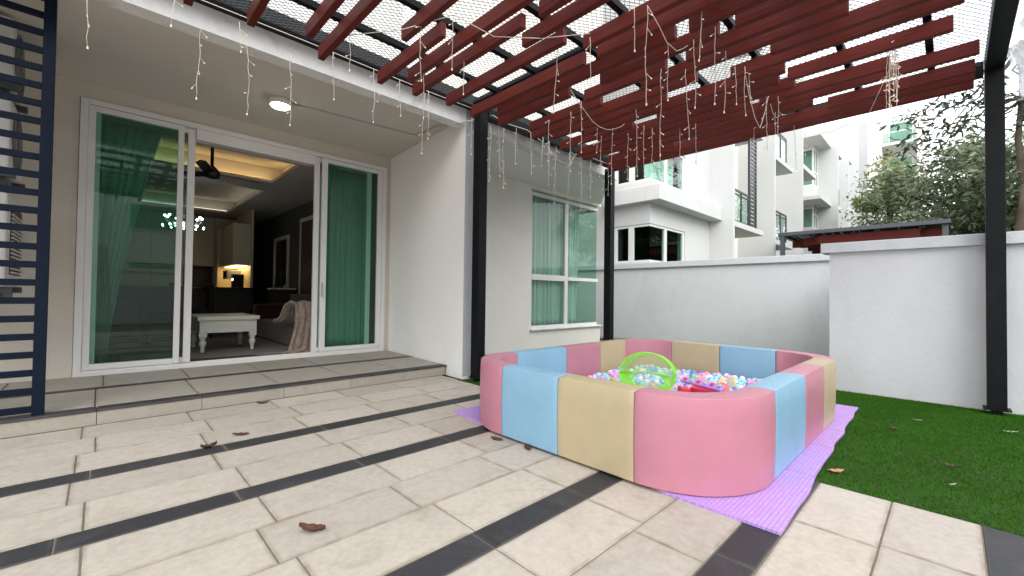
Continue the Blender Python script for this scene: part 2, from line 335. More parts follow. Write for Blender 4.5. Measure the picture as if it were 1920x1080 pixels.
# lawn
lawn=MB().prism([(2.87,-9),(40,-9),(40,5.6),(3.06,5.6),(3.06,2.6),(2.87,.6)],-.055,-.012).build('lawn_base', M['soil'], kind='structure')
def blades(n, x0,x1,y0,y1,h, seed):
    r=np.random.default_rng(seed); X=r.uniform(x0,x1,n); Y=r.uniform(y0,y1,n)
    ex=np.where(Y<.6,2.868,2.92+(Y-.6)*.045); k=(X>ex)&~((X>2.25)&(X<4.7)&(Y>.9)&(Y<2.6)); X=X[k];Y=Y[k]; n=len(X)
    a=r.uniform(0,6.283,n); wd=r.uniform(.001,.002,n); H=h*r.uniform(.6,1.2,n); lx=r.normal(0,.009,n); ly=r.normal(0,.009,n)
    V=np.zeros((n,3,3)); V[:,0]=np.c_[X-wd*np.cos(a),Y-wd*np.sin(a),np.full(n,-.012)]; V[:,1]=np.c_[X+wd*np.cos(a),Y+wd*np.sin(a),np.full(n,-.012)]
    V[:,2]=np.c_[X+lx,Y+ly,-.012+H]; return V.reshape(-1,3)
V=np.concatenate([blades(480000,2.8,5.93,-2.2,3.9,.015,1),blades(40000,3.0,9.24,3.0,6.4,.02,2),blades(40000,5.0,9.24,1.0,3.9,.02,3)])
g=bpy.data.objects.new('grass_blades', npmesh('grass_blades',V,np.arange(len(V)).reshape(-1,3),M['grass'])); C.objects.link(g)
tag(g,'short bright green artificial turf beside the paving','grass'); g['kind']='stuff'

# ------------------------------------------------------------------ our house
house=thing('house','white rendered house with porch, sliding door and corner window','house',(0,6.2,0))
W='wall'
def part(mb,n,m,p=house,**k): return mb.build(n,M[m],p,**k)
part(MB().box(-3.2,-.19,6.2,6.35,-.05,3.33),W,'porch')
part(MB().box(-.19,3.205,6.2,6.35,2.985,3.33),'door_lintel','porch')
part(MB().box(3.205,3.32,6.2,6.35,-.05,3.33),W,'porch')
part(MB().prism([(3.135,4.082),(3.26,4.082),(3.285,4.24),(3.146,4.24)],-.05,3.058).prism([(3.1461,4.2401),(3.285,4.2401),(3.46,6.19),(3.275,6.19)],-.05,3.151),'side_wall','wallclean')
part(MB().box(3.137,3.262,4.072,4.0815,.03,3.35),'column_end','column_end')
part(MB().box(-4,6.5,4.082,4.24,3.06,3.38),'fascia','wallwhite',label='white canopy edge with grey weather stains')
part(MB().box(-4,3.6,4.24,6.199,3.152,3.33),'porch_ceiling','ceil')
part(MB().prism([(3.6,4.24),(6.5,4.24),(8.085,5.499),(3.6,5.499)],3.10,3.33),'canopy_slab','wallclean')
# bay wall with window opening x 5.84..8.05, z .36..3.02
part(MB().box(3.45,5.82,5.5,5.7,-.05,9.5),'bay_wall','wall')
part(MB().box(5.82,8.09,5.5,5.7,-.05,.345),'bay_wall','wall')
part(MB().box(5.82,8.09,5.5,5.7,3.03,9.5),'bay_wall','wall')
part(MB().box(7.95,8.09,5.7,6.6,-.05,.345),'bay_wall','wall')
part(MB().box(7.95,8.09,5.7,6.6,3.03,9.5),'bay_wall','wall')
part(MB().box(7.95,8.09,6.6,13,-.05,9.5),'bay_wall','wall')
part(MB().box(-4,3.449,6.2,6.4,3.335,9.5),'upper_wall','wallwhite')
part(MB().box(-4,8.09,5.3,6.6,9.5,9.7),'roof_slab','wallwhite')
# bay window
bw=thing_bw=part(MB().box(5.84,5.90,5.56,5.62,.37,3.0).box(5.90,8.05,5.56,5.62,2.93,3.0).box(5.90,8.05,5.56,5.62,.37,.43)
     .box(6.89,6.99,5.555,5.62,.43,2.93).box(5.90,6.89,5.552,5.62,1.31,1.42).box(6.99,8.07,5.552,5.62,1.33,1.40)
     .box(8.03,8.08,5.62,6.6,.37,.43).box(8.03,8.08,5.62,6.6,2.93,3.0).box(8.03,8.08,5.62,6.6,1.33,1.40).box(8.0,8.08,6.54,6.6,.43,2.93),'window_frame','frame',label='tall white corner window with four panes')
for (a,b,c,d) in ((5.90,6.89,.43,1.31),(5.90,6.89,1.42,2.93),(6.99,8.05,.43,1.33),(6.99,8.05,1.40,2.93)):
    MB().box(a,b,5.585,5.591,c,d).build('pane',M['glass'],bw)
for (c,d) in ((.43,1.33),(1.40,2.93)): MB().box(8.045,8.051,5.592,6.54,c,d).build('pane',M['glass'],bw)
part(MB().cbox(5.80,8.10,5.44,5.70,.345,.372),'window_sill','wallwhite')
# room behind bay window
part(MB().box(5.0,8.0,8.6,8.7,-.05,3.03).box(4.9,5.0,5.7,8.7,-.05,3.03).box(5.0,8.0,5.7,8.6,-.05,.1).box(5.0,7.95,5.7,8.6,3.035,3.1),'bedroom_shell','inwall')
# living room shell
part(MB().box(-3.2,3.16,6.36,13.4,.02,.135),'living_room_floor','infloor')
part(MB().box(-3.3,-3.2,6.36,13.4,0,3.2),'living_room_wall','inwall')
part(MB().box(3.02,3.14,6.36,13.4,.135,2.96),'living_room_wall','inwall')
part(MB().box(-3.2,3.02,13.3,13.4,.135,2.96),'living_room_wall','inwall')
# ceiling with two coves (lower plane z 2.86)
zc=2.86
cl=MB()
for (a,b,c,d) in ((-3.2,3.02,6.36,6.62),(-3.2,3.02,8.0,8.75),(-3.2,3.02,11.9,13.3),(2.05,3.02,6.62,8.0),(2.12,3.02,8.75,11.9),(-3.2,-1.3,6.62,8.0),(-3.2,-1.3,8.75,11.9)):
    cl.box(a,b,c,d,zc,zc+.05)
part(cl,'lowered_ceiling','ceil')
part(MB().box(-3.2,3.02,6.36,13.3,3.16,3.22),'upper_ceiling','ceil')
for (x1,y0,y1,st) in ((2.05,6.62,8.0,'warmstrip'),(2.12,8.75,11.9,'coolstrip')):
    part(MB().box(x1+.2,x1+.24,y0-.2,y1+.2,zc+.055,3.155).box(-1.5,x1+.2,y1+.2,y1+.24,zc+.055,3.155).box(-1.5,x1+.2,y0-.24,y0-.2,zc+.055,3.155),'cove_side','ceil')
    part(MB().box(x1+.08,x1+.11,y0,y1,zc+.052,zc+.07).box(-1.3,x1,y1+.08,y1+.11,zc+.052,zc+.07),'cove_light',st)

# sliding door
sdr=thing('sliding_door','white framed four leaf sliding glass door standing half open on the porch','sliding door',(1.5,6.2,.14))
def sp(mb,n,m='frame',**k): return mb.build(n,M[m],sdr,**k)
bevel(sp(MB().box(-.185,-.125,6.165,6.33,.118,2.98).box(3.14,3.2,6.165,6.33,.118,2.98).box(-.125,3.14,6.165,6.33,2.925,2.98),'door_frame'),.003)
bevel(sp(MB().box(-.125,3.14,6.155,6.33,.118,.158).box(-.125,3.14,6.17,6.175,.158,.172).box(-.125,3.14,6.26,6.265,.158,.172),'threshold'),.002)
sp(MB().box(.78,2.13,6.19,6.32,2.80,2.924),'header_track','frame')
def leaf(x0,x1,yy,st=.055,zb=.175,zt=2.92):
    fr=bevel(sp(MB().box(x0,x0+st,yy,yy+.04,zb,zt).box(x1-st,x1,yy,yy+.04,zb,zt).box(x0+st,x1-st,yy,yy+.04,zt-.055,zt).box(x0+st,x1-st,yy,yy+.04,zb,zb+.06),'door_leaf'),.003)
    MB().box(x0+st,x1-st,yy+.017,yy+.023,zb+.06,zt-.055).build('pane',M['glassdark'],fr); return fr
leaf(-.124,.665,6.18,.055); leaf(-.10,.775,6.225,.07)
l3=leaf(2.225,3.138,6.18,.075); leaf(2.135,2.98,6.225,.07)
MB().box(2.236,2.250,6.145,6.18,.95,1.15).build('handle',M['micro'],l3)

# ceiling light and conduit
cl_=thing('ceiling_light','round white ceiling light switched on under the porch ceiling','ceiling light',(1.40,5.2,3.15))
MB().lathe((1.40,5.2,3.085),[(.105,0),(.118,.012),(.118,.066)],24).build('housing',M['lightcase'],cl_)
MB().lathe((1.40,5.2,3.066),[(.02,-.004),(.08,0),(.097,.012),(.10,.018)],24).build('diffuser',M['lamp'],cl_)
cd=MB().tube([(1.52,5.18,3.14),(2.9,5.02,3.14),(3.02,4.98,3.14)],.008).tube([(3.02,4.98,3.14),(3.02,4.6,3.14),(3.05,4.06,3.05),(3.30,3.80,3.14)],.010).build('conduit',M['conduit'])
tag(cd,'thin grey electrical conduit running across the porch ceiling to the pergola','conduit')

# ------------------------------------------------------------------ boundary walls
bl=thing('boundary_wall','lower pale grey boundary wall behind the ball pit with flat coping','wall',(9.3,3.7,0))
MB().box(9.24,9.40,1.0,8.5,-.05,1.69).build('wall_panel',M['wallgrey'],bl); bevel(MB().box(9.19,9.45,.9,8.5,1.69,1.815).build('coping',M['coping'],bl),.006)
br=thing('boundary_wall','taller looking near white boundary wall beside the lawn, with pergola post before it','wall',(6,-1.7,0))
MB().box(5.93,6.12,-5.0,.96,-.05,1.525).build('wall_panel',M['wallgrey'],br); MB().box(6.12,9.24,.80,.96,-.05,1.525).build('wall_panel',M['wallgrey'],br)
bevel(MB().box(5.885,6.17,-5.0,1.035,1.525,1.635).build('coping',M['coping'],br),.006); MB().box(6.17,9.3,.75,1.0,1.525,1.63).build('coping',M['coping'],br)

# ------------------------------------------------------------------ pergola
pg=thing('pergola','black steel pergola with dark red wooden slats and diamond mesh roof','pergola',(3,2,0))
def post(cx,cy,h,p=pg,m='steel'):
    o=MB().box(cx-.06,cx+.06,cy-.06,cy+.06,.045,h).build('post',M[m],p); bevel(o,.004)
    MB().box(cx-.085,cx+.085,cy-.085,cy+.085,.035,.045).box(cx-.035,cx+.035,cy-.035,cy+.035,-.05,.035).build('base_plate',M[m],o)
post(3.20,3.87,3.234); post(5.98,3.90,3.10); post(5.80,-.28,3.10)
bevel(MB().box(3.26,5.96,3.80,3.90,3.10,3.24).build('beam',M['steel'],pg),.003); bevel(MB().box(-1.6,5.98,3.92,4.05,3.235,3.36).build('beam',M['steel'],pg),.003)
bevel(MB().box(-1.6,5.86,-.34,-.22,3.10,3.25).build('beam',M['steel'],pg),.003)
bevel(MB().box(5.88,5.98,-.22,3.80,3.12,3.25).build('beam',M['steel'],pg),.003)
MB().box(3.02,3.08,-.22,3.80,3.19,3.235).build('beam',M['steel'],pg)
RY=(3.33,2.78,2.18,1.72,1.2,.65,.12)
for ry in RY: MB().box(-1.6,5.88,ry-.025,ry+.025,3.138,3.186).build('rafter',M['steel'],pg)
segs={-1.4:[(3.7,-.1)],-1.0:[(3.5,1.4)],-.6:[(3.7,.3)],-.2:[(3.6,1.9)],.18:[(3.0,-.15)],.37:[(3.7,2.2)],.56:[(2.6,-.1)],
.742:[(3.65,.9)],.925:[(2.2,-.15)],1.107:[(3.49,1.6)],1.29:[(3.75,1.7)],1.472:[(2.3,-.15)],1.655:[(3.0,-.1)],1.837:[(3.77,2.72),(1.6,-.15)],
2.02:[(3.53,-.15)],2.202:[(3.75,2.21),(2.04,-.1)],2.385:[(2.39,-.15)],2.567:[(3.69,2.11),(1.0,-.15)],2.75:[(2.057,-.15)],
2.932:[(3.73,2.186),(2.047,-.15)],3.122:[(3.5,1.47),(1.36,-.05)],3.312:[(3.7,2.646),(2.28,1.22),(1.10,-.15)],3.502:[(2.60,1.73),(1.55,-.15)],
3.692:[(3.55,2.53),(2.07,.49)],3.882:[(3.7,1.62),(1.02,-.1)],4.072:[(3.57,2.0),(1.39,-.07)],4.262:[(3.15,1.01)],4.452:[(3.7,2.6),(2.3,1.1),(1.03,-.02)],
4.642:[(3.2,1.017)],4.832:[(3.7,1.45),(1.37,.36)],5.022:[(3.74,-.167)],5.212:[(3.2,.984)],5.402:[(3.55,2.54),(2.25,1.35),(.888,-.152)],
5.592:[(3.7,.55),(.508,-.155)],5.80:[(3.73,-.155)]}
for sx,ss in segs.items():
    for (ya,yb) in ss:
        dz=random.uniform(-.003,.003)
        MB().cbox(sx,sx+.05,yb,ya,2.996+dz,3.108,.003).build('slat',M['slat'],pg)
cle=MB()
for sx,ss in segs.items():
    for (ya,yb) in ss:
        for ry in RY:
            if yb+.03<ry<ya-.03: cle.box(sx+.01,sx+.045,ry-.02,ry+.02,3.107,3.14)
o=cle.build('cleats',M['steel'],pg); o['kind']='stuff'
def diamond(x0,x1,y0,y1,z,px,slope,r,parent,m):
    mb=MB(); 
    for sg in (1,-1):
        c=-(x1-x0)*slope-2
        while c<(y1-y0)+(x1-x0)*slope+2:
            # line y=y0+c+sg*slope*(x-x0)
            pts=[]
            for xx in (x0,x1):
                yy=y0+c+sg*slope*(xx-x0)
                if y0<=yy<=y1: pts.append((xx,yy))
            for yy in (y0,y1):
                xx=x0+(yy-y0-c)/(sg*slope)
                if x0<xx<x1: pts.append((xx,yy))
            if len(pts)>=2:
                a,b=pts[0],pts[1]; zz=z+(.003 if sg>0 else 0)
                mb.bar((a[0],a[1],zz),(b[0],b[1],zz),r,4,smooth=False,cap=False)
            c+=px
    o=mb.build('mesh_roof',m,parent); o['kind']='stuff'; return o
diamond(-1.6,5.9,-.25,3.85,3.21,  .042,.62,.0023,pg,M['mesh'])

# ------------------------------------------------------------------ navy louvre screen and AC units
ls=thing('louvre_screen','navy blue steel screen of horizontal slats hiding the air conditioners','screen',(-.3,4.5,.117))
bevel(MB().box(-.33,-.268,4.47,4.53,.117,3.12).build('post',M['navy'],ls),.003)
MB().box(-2.4,-2.34,4.47,4.53,.117,3.12).build('post',M['navy'],ls)
sm=MB().cbox(-2.34+1.335,-.33+1.335,-.012,.012,-.023,.023,.003).mesh('slat',M['navy'])
for i in range(24):
    z=.16+i*.1272
    share('slat',sm,ls,Vector((-1.335,4.5,z))-Vector((-.3,4.5,.117)))
def ac(z0,z1,kind,label):
    t=thing('air_conditioner',label,'air conditioner',(-.9,5.6,z0),'outdoor units stacked behind the navy screen')
    bevel(MB().box(-1.35,-.53,5.08,5.82 if kind=='fan' else 5.9,z0,z1).build('casing',M['acbody'],t),.02,3)
    if kind=='fan':
        zc_=(z0+z1)/2; mb=MB(); n=28
        for r_ in (.05,.09,.13,.17,.21,.25):
            pts=[(-.522,5.45+r_*math.cos(2*math.pi*k/n),zc_+r_*math.sin(2*math.pi*k/n)) for k in range(n+1)]
            mb.tube(pts,.004,4)
        for k in range(12):
            a=2*math.pi*k/12; mb.bar((-.522,5.45+.05*math.cos(a),zc_+.05*math.sin(a)),(-.522,5.45+.25*math.cos(a),zc_+.25*math.sin(a)),.003,4)
        mb.build('fan_grille',M['acgrille'],t)
        d=MB(); d.add([(-.527,5.45+.245*math.cos(2*math.pi*k/n),zc_+.245*math.sin(2*math.pi*k/n)) for k in range(n)],[tuple(range(n))]); d.build('fan_recess',M['black'],t)
    else:
        MB().box(-.531,-.524,5.25,5.85,z0+.1,z1-.07).build('vent_recess',M['black'],t)
        mb=MB()
        for k in range(16): mb.box(-.524,-.512,5.25,5.85,z0+.11+k*.031,z0+.122+k*.031)
        mb.build('vent_louvre',M['acbody'],t)
    MB().box(-1.3,-.5,5.12,5.17,z0-.05,z0).box(-1.3,-.5,5.7,5.75,z0-.05,z0).box(-.6,-.55,5.17,5.72,z0-.09,z0-.05).build('bracket',M['greyframe'],t)
ac(2.62,3.12,'fan','topmost of the three white air conditioner units behind the navy slats')
ac(1.93,2.50,'fan','middle white air conditioner unit with round fan grille behind navy slats')
ac(1.02,1.75,'vent','lowest white air conditioner unit with louvred vent behind navy slats')

# ------------------------------------------------------------------ curtains
def curtain(name,label,fn_x,y,z0,z1,nf,amp,m,nu=160,nv=14,ph=0):
    def f(u,v):
        xa,xb=fn_x(v); x=xa+(xb-xa)*u; sq=1
        return (x, y+amp*math.sin(u*nf*2*math.pi+ph)+.35*amp*math.sin(u*nf*4.6*math.pi+v*2+ph), z0+(z1-z0)*v)
    o=MB().grid(f,nu,nv).build(name,M[m],loc=(0,y,z0)); s=o.modifiers.new('s','SOLIDIFY'); s.thickness=.002
    return tag(o,label,'curtain')
curtain('curtain','pale curtain tied back behind the left door pane, showing green through the glass',lambda v:(-.12,.06+.42*v**1.4),6.42,.16,2.84,7,.022,'curtain')
curtain('curtain','sheer white curtain gathered low at the far left of the sliding door',lambda v:(-.12,.10-.10*abs(v-.45)),6.39,.16,1.5,4,.012,'sheerc')
curtain('curtain','pale curtain filling the narrow right pane of the sliding door',lambda v:(2.24,3.01),6.42,.16,2.84,9,.024,'curtain')
curtain('curtain','pale curtain behind the left panes of the corner window',lambda v:(5.86,6.97),5.68,.38,2.98,8,.03,'curtain')
curtain('curtain','narrow pale curtain behind the right panes of the corner window',lambda v:(6.98,7.40+.12*v),5.68,.38,2.98,4,.03,'curtain')

# ------------------------------------------------------------------ living room contents
ct=thing('coffee_table','cream painted coffee table with turned legs on the living room rug','coffee table',(1.35,7.6,.145))
bevel(MB().box(.97,1.73,7.22,8.2,.60,.655).build('table_top',M['tablew'],ct),.006)
bevel(MB().box(1.0,1.70,7.26,8.15,.42,.60).build('apron',M['tablew'],ct),.003)
for (lx,ly) in ((1.045,7.31),(1.655,7.31),(1.045,8.1),(1.655,8.1)):
    MB().box(lx-.045,lx+.045,ly-.045,ly+.045,.36,.597).lathe((lx,ly,.147),[(.02,0),(.03,.02),(.022,.05),(.03,.08),(.044,.12),(.044,.15),(.026,.17),(.04,.19),(.04,.213)],12).build('leg',M['tablew'],ct)
tag(MB().box(.2,2.5,6.75,9.4,.136,.146).build('rug',M['rug']),'pale grey patterned rug under the coffee table','rug')
tag(bevel(MB().box(.80,1.55,6.42,6.70,.136,.148).build('door_mat',M['doormat']),.003),'dark grey mat just inside the open door','mat')
so=thing('sofa','dark maroon quilted sofa along the right wall of the living room','sofa',(2.6,7.8,.14))
bevel(MB().box(2.15,2.95,6.85,9.2,.15,.50).build('seat',M['sofa'],so),.05,4)
bevel(MB().box(2.72,3.0,6.85,9.2,.45,.98).build('backrest',M['sofa'],so),.05,4)
bevel(MB().box(2.12,2.98,6.66,6.85,.15,.78).build('armrest',M['sofa'],so),.05,4)
bevel(MB().box(2.12,2.98,9.2,9.38,.15,.78).build('armrest',M['sofa'],so),.05,4)
def thr(u,v):
    x=2.02+u*.5
    path=[(6.52,.155),(6.60,.17),(6.61,.45),(6.62,.72),(6.66,.85),(6.78,.88),(6.95,.82),(7.1,.62),(7.4,.57)]
    t=v*(len(path)-1); i=min(int(t),len(path)-2); k=t-i; y=path[i][0]*(1-k)+path[i+1][0]*k; z=path[i][1]*(1-k)+path[i+1][1]*k
    d=.03*math.sin(u*17+v*3)+.025*noise.noise(Vector((u*9,v*9,3)))
    return (x+.07*math.sin(v*5)-.18*(1-v)**3, y-abs(d), z+d*.4)
o=MB().grid(thr,44,50).build('blanket',M['throw'],loc=(2.3,6.6,.15)); s=o.modifiers.new('s','SOLIDIFY'); s.thickness=.03
tag(o,'taupe fur blanket draped over the sofa end and down to the floor','blanket')
# fan
fn=thing('ceiling_fan','black ceiling fan hanging below the lit cove','ceiling fan',(1.05,6.95,2.6))
MB().lathe((1.05,6.95,2.53),[(.03,0),(.09,.02),(.10,.09),(.05,.15),(.02,.18),(.02,.50),(.06,.54),(.07,.62)],16).build('motor',M['black'],fn)
for a in (math.radians(10),math.radians(130),math.radians(250)):
    c,s_=math.cos(a),math.sin(a); P=[(.08,-.03),(.2,-.07),(.55,-.06),(.62,0),(.55,.05),(.2,.05),(.08,.03)]
    vs=[(1.05+r_*c-t*s_,6.95+r_*s_+t*c,2.60+t*.25) for r_,t in P]; vs2=[(x_,y_,z_+.01) for x_,y_,z_ in vs]; n=len(P)
    MB().add(vs+vs2,[tuple(range(n)),tuple(range(2*n-1,n-1,-1))]+[(i,(i+1)%n,n+(i+1)%n,n+i) for i in range(n)]).build('blade',M['black'],fn)
ch=thing('chandelier','crystal chandelier lit bright white above the dining table','chandelier',(1.03,9.4,2.3))
MB().bar((1.03,9.4,2.3),(1.03,9.4,3.16),.01).build('stem',M['micro'],ch)
mb=MB(); mc=MB()
for k in range(10):
    a=2*math.pi*k/10; x_=1.03+.26*math.cos(a); y_=9.4+.26*math.sin(a)
    mb.tube([(1.03,9.4,2.22),(1.03+.17*math.cos(a),9.4+.17*math.sin(a),2.16),(x_,y_,2.25)],.008,5)
    mc.ball((x_,y_,2.31),.020)
    for j in range(3): mc.ball((1.03+.1*(j+1)*math.cos(a+.2),9.4+.1*(j+1)*math.sin(a+.2),2.20-.03*j),.014,6,4)
mb.build('arms',M['micro'],ch); mc.build('crystals',M['crystal'],ch)
# kitchen
kt=thing('kitchen_cabinet','tall cream kitchen cabinets along the far wall','cabinet',(1,13,.14))
for i in range(7):
    xa=-1.6+i*.6
    bevel(MB().box(xa+.004,xa+.596,12.7,13.25,.14,1.62 if i!=5 else 1.0).build('cabinet_door',M['kitchen'],kt),.004)
    bevel(MB().box(xa+.004,xa+.596,12.7,13.25,1.63,2.84).build('cabinet_door',M['kitchen'],kt),.004)
MB().box(1.40,2.0,12.9,13.25,1.1,1.62).build('oven',M['bar'],kt)
uc=thing('wall_cabinet','cream upper cabinets with a warm light glowing beneath, above the coffee machine','cabinet',(2.75,11.6,1.6))
for i in range(3): bevel(MB().box(2.06,2.40,10.9+i*.47+.004,10.9+i*.47+.466,1.60,2.52).build('cabinet_door',M['kitchen'],uc),.004)
MB().box(2.15,2.36,11.0,12.2,1.585,1.597).build('under_light',M['warmstrip'],uc)
kc=thing('kitchen_counter','dark stone counter and bar dividing kitchen from living room','counter',(1.5,10.7,.14))
bevel(MB().box(-1.8,2.36,10.5,10.75,.14,1.06).build('bar_front',M['bar'],kc),.004); bevel(MB().box(-1.8,2.36,10.4,10.95,1.06,1.10).build('counter_top',M['stone'],kc),.004)
MB().box(2.02,2.42,10.96,12.6,.14,1.1).build('base_unit',M['kitchen'],kc); MB().box(2.02,2.42,12.33,12.37,1.1,2.52).build('splash',M['kitchen'],kc)
MB().box(2.405,2.45,10.9,12.33,1.1,2.86).build('splash',M['kitchen'],kc)
mw=thing('microwave','small steel fronted microwave on the kitchen counter','microwave',(2.5,11.2,1.1)); bevel(MB().box(2.06,2.34,11.45,11.9,1.30,1.50).build('case',M['micro'],mw),.005); MB().box(2.053,2.059,11.5,11.78,1.33,1.47).build('door',M['black'],mw)
cm=thing('coffee_machine','black coffee machine under the warm cabinet light','coffee machine',(2.6,10.95,1.1)); bevel(MB().box(2.10,2.3,11.0,11.22,1.1,1.40).build('case',M['black'],cm),.01); MB().box(2.096,2.099,11.04,11.12,1.26,1.30).build('display',M['crystal'],cm)
for i,(cx,cy,lb) in enumerate(((1.35,9.9,'dark dining chair silhouetted before the kitchen bar, nearer the opening'),(.78,9.9,'dark dining chair before the kitchen bar, beside the door stile'))):
    t=thing('dining_chair',lb,'chair',(cx,cy,.14),'dark dining chairs')
    bevel(MB().box(cx-.2,cx+.2,cy-.2,cy+.2,.58,.66).build('seat',M['black'],t),.02); bevel(MB().box(cx+.12,cx+.2,cy-.2,cy+.2,.66,1.16).build('backrest',M['black'],t),.03)
    for dx in (-.17,.17):
        for dy in (-.17,.17): MB().bar((cx+dx,cy+dy,.136),(cx+dx,cy+dy,.58),.018).build('leg',M['black'],t)
dt=thing('dining_table','long dark dining table behind the left door pane','table',(-.2,9.3,.14)); MB().box(-.9,.6,8.7,9.9,.86,.90).build('table_top',M['black'],dt)
for q in ((-.8,8.8),(.5,8.8),(-.8,9.8),(.5,9.8)): MB().box(q[0]-.03,q[0]+.03,q[1]-.03,q[1]+.03,.14,.86).build('leg',M['black'],dt)
mi=thing('wall_mirror','cream framed rectangular mirror on the right living room wall','mirror',(3.0,11,1.2))
bevel(MB().box(2.98,3.018,10.28,10.36,1.1,2.30).box(2.98,3.018,11.3,11.38,1.1,2.30).box(2.98,3.018,10.36,11.3,2.22,2.30).box(2.98,3.018,10.36,11.3,1.1,1.18).build('frame',M['tablew'],mi),.004); MB().box(3.0,3.01,10.36,11.3,1.18,2.22).build('glass',M['mirror'],mi)
dr=thing('inner_door','dark wooden inner door in a pale frame on the living room wall','door',(3.0,9,.14))
MB().box(2.985,3.018,8.62,8.70,.14,2.55).box(2.985,3.018,9.45,9.53,.14,2.55).box(2.985,3.018,8.70,9.45,2.47,2.55).build('frame',M['tablew'],dr); MB().box(2.995,3.015,8.70,9.45,.14,2.47).build('door_panel',M['wood'],dr)
sb=thing('sideboard','dark sideboard below the mirror','sideboard',(2.8,10,.14)); MB().box(2.62,2.97,9.62,10.39,1.07,1.10).build('top',M['tablew'],sb); MB().box(2.65,2.97,9.65,10.38,.14,1.07).build('cabinet',M['bar'],sb)
for (vx,vy,h,r_,lb) in ((2.78,9.95,.34,.035,'tall dark cylinder vase on the sideboard'),(2.78,10.2,.12,.07,'low dark bowl on the sideboard')):
    tag(MB().lathe((vx,vy,1.1),[(r_*.8,0),(r_,.02),(r_,h*.8),(r_*.8,h)],12).build('vase' if h>.2 else 'bowl',M['black'],loc=(vx,vy,1.1)),lb,'vase' if h>.2 else 'bowl')

# ------------------------------------------------------------------ ball pit
X0,X1,Y0,Y1,R_,TH,HH=2.05,4.84,.67,2.76,.5,.155,.485
BZ=.016
corner_len=math.pi/2*R_
def path(s):
    # counterclockwise from (X0,Y1-R) going -y along near side ... returns outer point and inward normal
    a=Y1-Y0-2*R_; b=X1-X0-2*R_; L=[('l',a),('c',corner_len),('l',b),('c',corner_len),('l',a),('c',corner_len),('l',b),('c',corner_len)]
    st=[((X0,Y1-R_),(0,-1)),((X0+R_,Y0+R_),(-1,0)),((X0+R_,Y0),(1,0)),((X1-R_,Y0+R_),(0,-1)),((X1,Y0+R_),(0,1)),((X1-R_,Y1-R_),(1,0)),((X1-R_,Y1),(-1,0)),((X0+R_,Y1-R_),(0,1))]
    tl=sum(q[1] for q in L); s=s%tl
    for i,(k,l) in enumerate(L):
        if s<=l+1e-9:
            if k=='l':
                (px,py),(dx,dy)=st[i]; return (px+dx*s,py+dy*s),(-dy,dx)
            (cx,cy),(ax,ay)=st[i]; t=s/R_; bx,by=-ay,ax; c,n=math.cos(t),math.sin(t); ox=ax*c+bx*n; oy=ay*c+by*n
            return (cx+ox*R_,cy+oy*R_),(-ox,-oy)
        s-=l
PA=Y1-Y0-2*R_; PB=X1-X0-2*R_
TL=2*PA+2*PB+4*corner_len
bp=thing('ball_pit','pastel foam ball pit of pink, blue and cream padded blocks on the patio','ball pit',(3.4,1.7,BZ))
def panel(s0,s1,m,lab):
    L=s1-s0; n=max(6,int(L/.03)); prof=[]
    c=.018
    base=[(0,0),(TH,0)]
    # profile points (inward distance d, height z), closed loop
    pr=[(.008,0),(.001,.006),(0,.05),(-.004,.16),(-.005,HH*.5),(-.004,HH-.12),(.000,HH-.010),(.004,HH-.001),(TH*.3,HH+.004),(TH*.7,HH+.004),(TH-.004,HH-.001),(TH,HH-.010),(TH,.05),(TH-.008,0)]
    mb=MB(); vs=[]; k=len(pr); sd_=hash(lab)%100
    ss=[s0+.0015]+[s0+.0035]+[s0+.010+(L-.02)*i/n for i in range(n+1)]+[s1-.0035]+[s1-.0015]
    for j,s in enumerate(ss):
        ins={0:.007,1:.002,len(ss)-1:.007,len(ss)-2:.002}.get(j,0)
        (px,py),(nx,ny)=path(s)
        for (d,z) in pr:
            dd=d+(ins if d<TH/2 else -ins); zz=z-(ins if z>HH/2 else 0)
            wv=.0020*noise.noise(Vector((px*9+sd_,py*9,z*9)))+.0012*noise.noise(Vector((px*30,py*30,z*4+sd_)))
            edge=min(s-s0,s1-s); 
            if z>HH*.8: wv+=.004*math.exp(-edge/.06)*noise.noise(Vector((px*60,py*60,z*25)))
            vs.append((px+nx*(dd+wv),py+ny*(dd+wv),BZ+zz+wv*.6*(1 if z>.1 else 0)))
    m_=len(ss); fs=[(j*k+a,j*k+(a+1)%k,(j+1)*k+(a+1)%k,(j+1)*k+a) for j in range(m_-1) for a in range(k)]
    fs+=[tuple(range(k)),tuple((m_-1)*k+a for a in range(k-1,-1,-1))]
    o=MB().add(vs,fs,True).build('foam_block',M[m],bp,label=lab); o.data.set_sharp_from_angle(angle=math.radians(38)); return o
s_c1=PA                      # near-right corner start (at y=Y0+R)
def s_near(y): return (Y1-R_)-y
def s_right(x): return PA+corner_len+(x-(X0+R_))
def s_far(y): return PA+2*corner_len+PB+(y-(Y0+R_))
def s_left(x): return 2*PA+3*corner_len+PB+((X1-R_)-x)
seq=[(s_near(2.21),'blue','pale blue straight block on the near side'),(s_near(1.70),'cream','cream straight block on the near side'),
 (s_near(1.175),'pink','pink curved corner block nearest the camera'),(s_right(2.66),'blue','pale blue block on the right side'),(s_right(3.345),'pink','pink straight block on the right side'),
 (s_right(3.925),'cream','cream block on the right side'),(s_right(4.42),'pink','pink corner block at the far right'),(s_far(1.18),'blue','pale blue block on the far side'),(s_far(1.70),'cream','cream block on the far side'),
 (s_far(2.22),'pink','pink corner block at the far back'),(s_left(4.36),'cream','cream block on the left side'),(s_left(3.85),'pink','pink straight block on the left side'),(s_left(3.28),'blue','pale blue block on the left side'),
 (s_left(2.60),'pink','pink curved corner block at the left'),(TL+s_near(2.21),None,None)]
for i in range(len(seq)-1): panel(seq[i][0],seq[i+1][0],seq[i][1],seq[i][2])
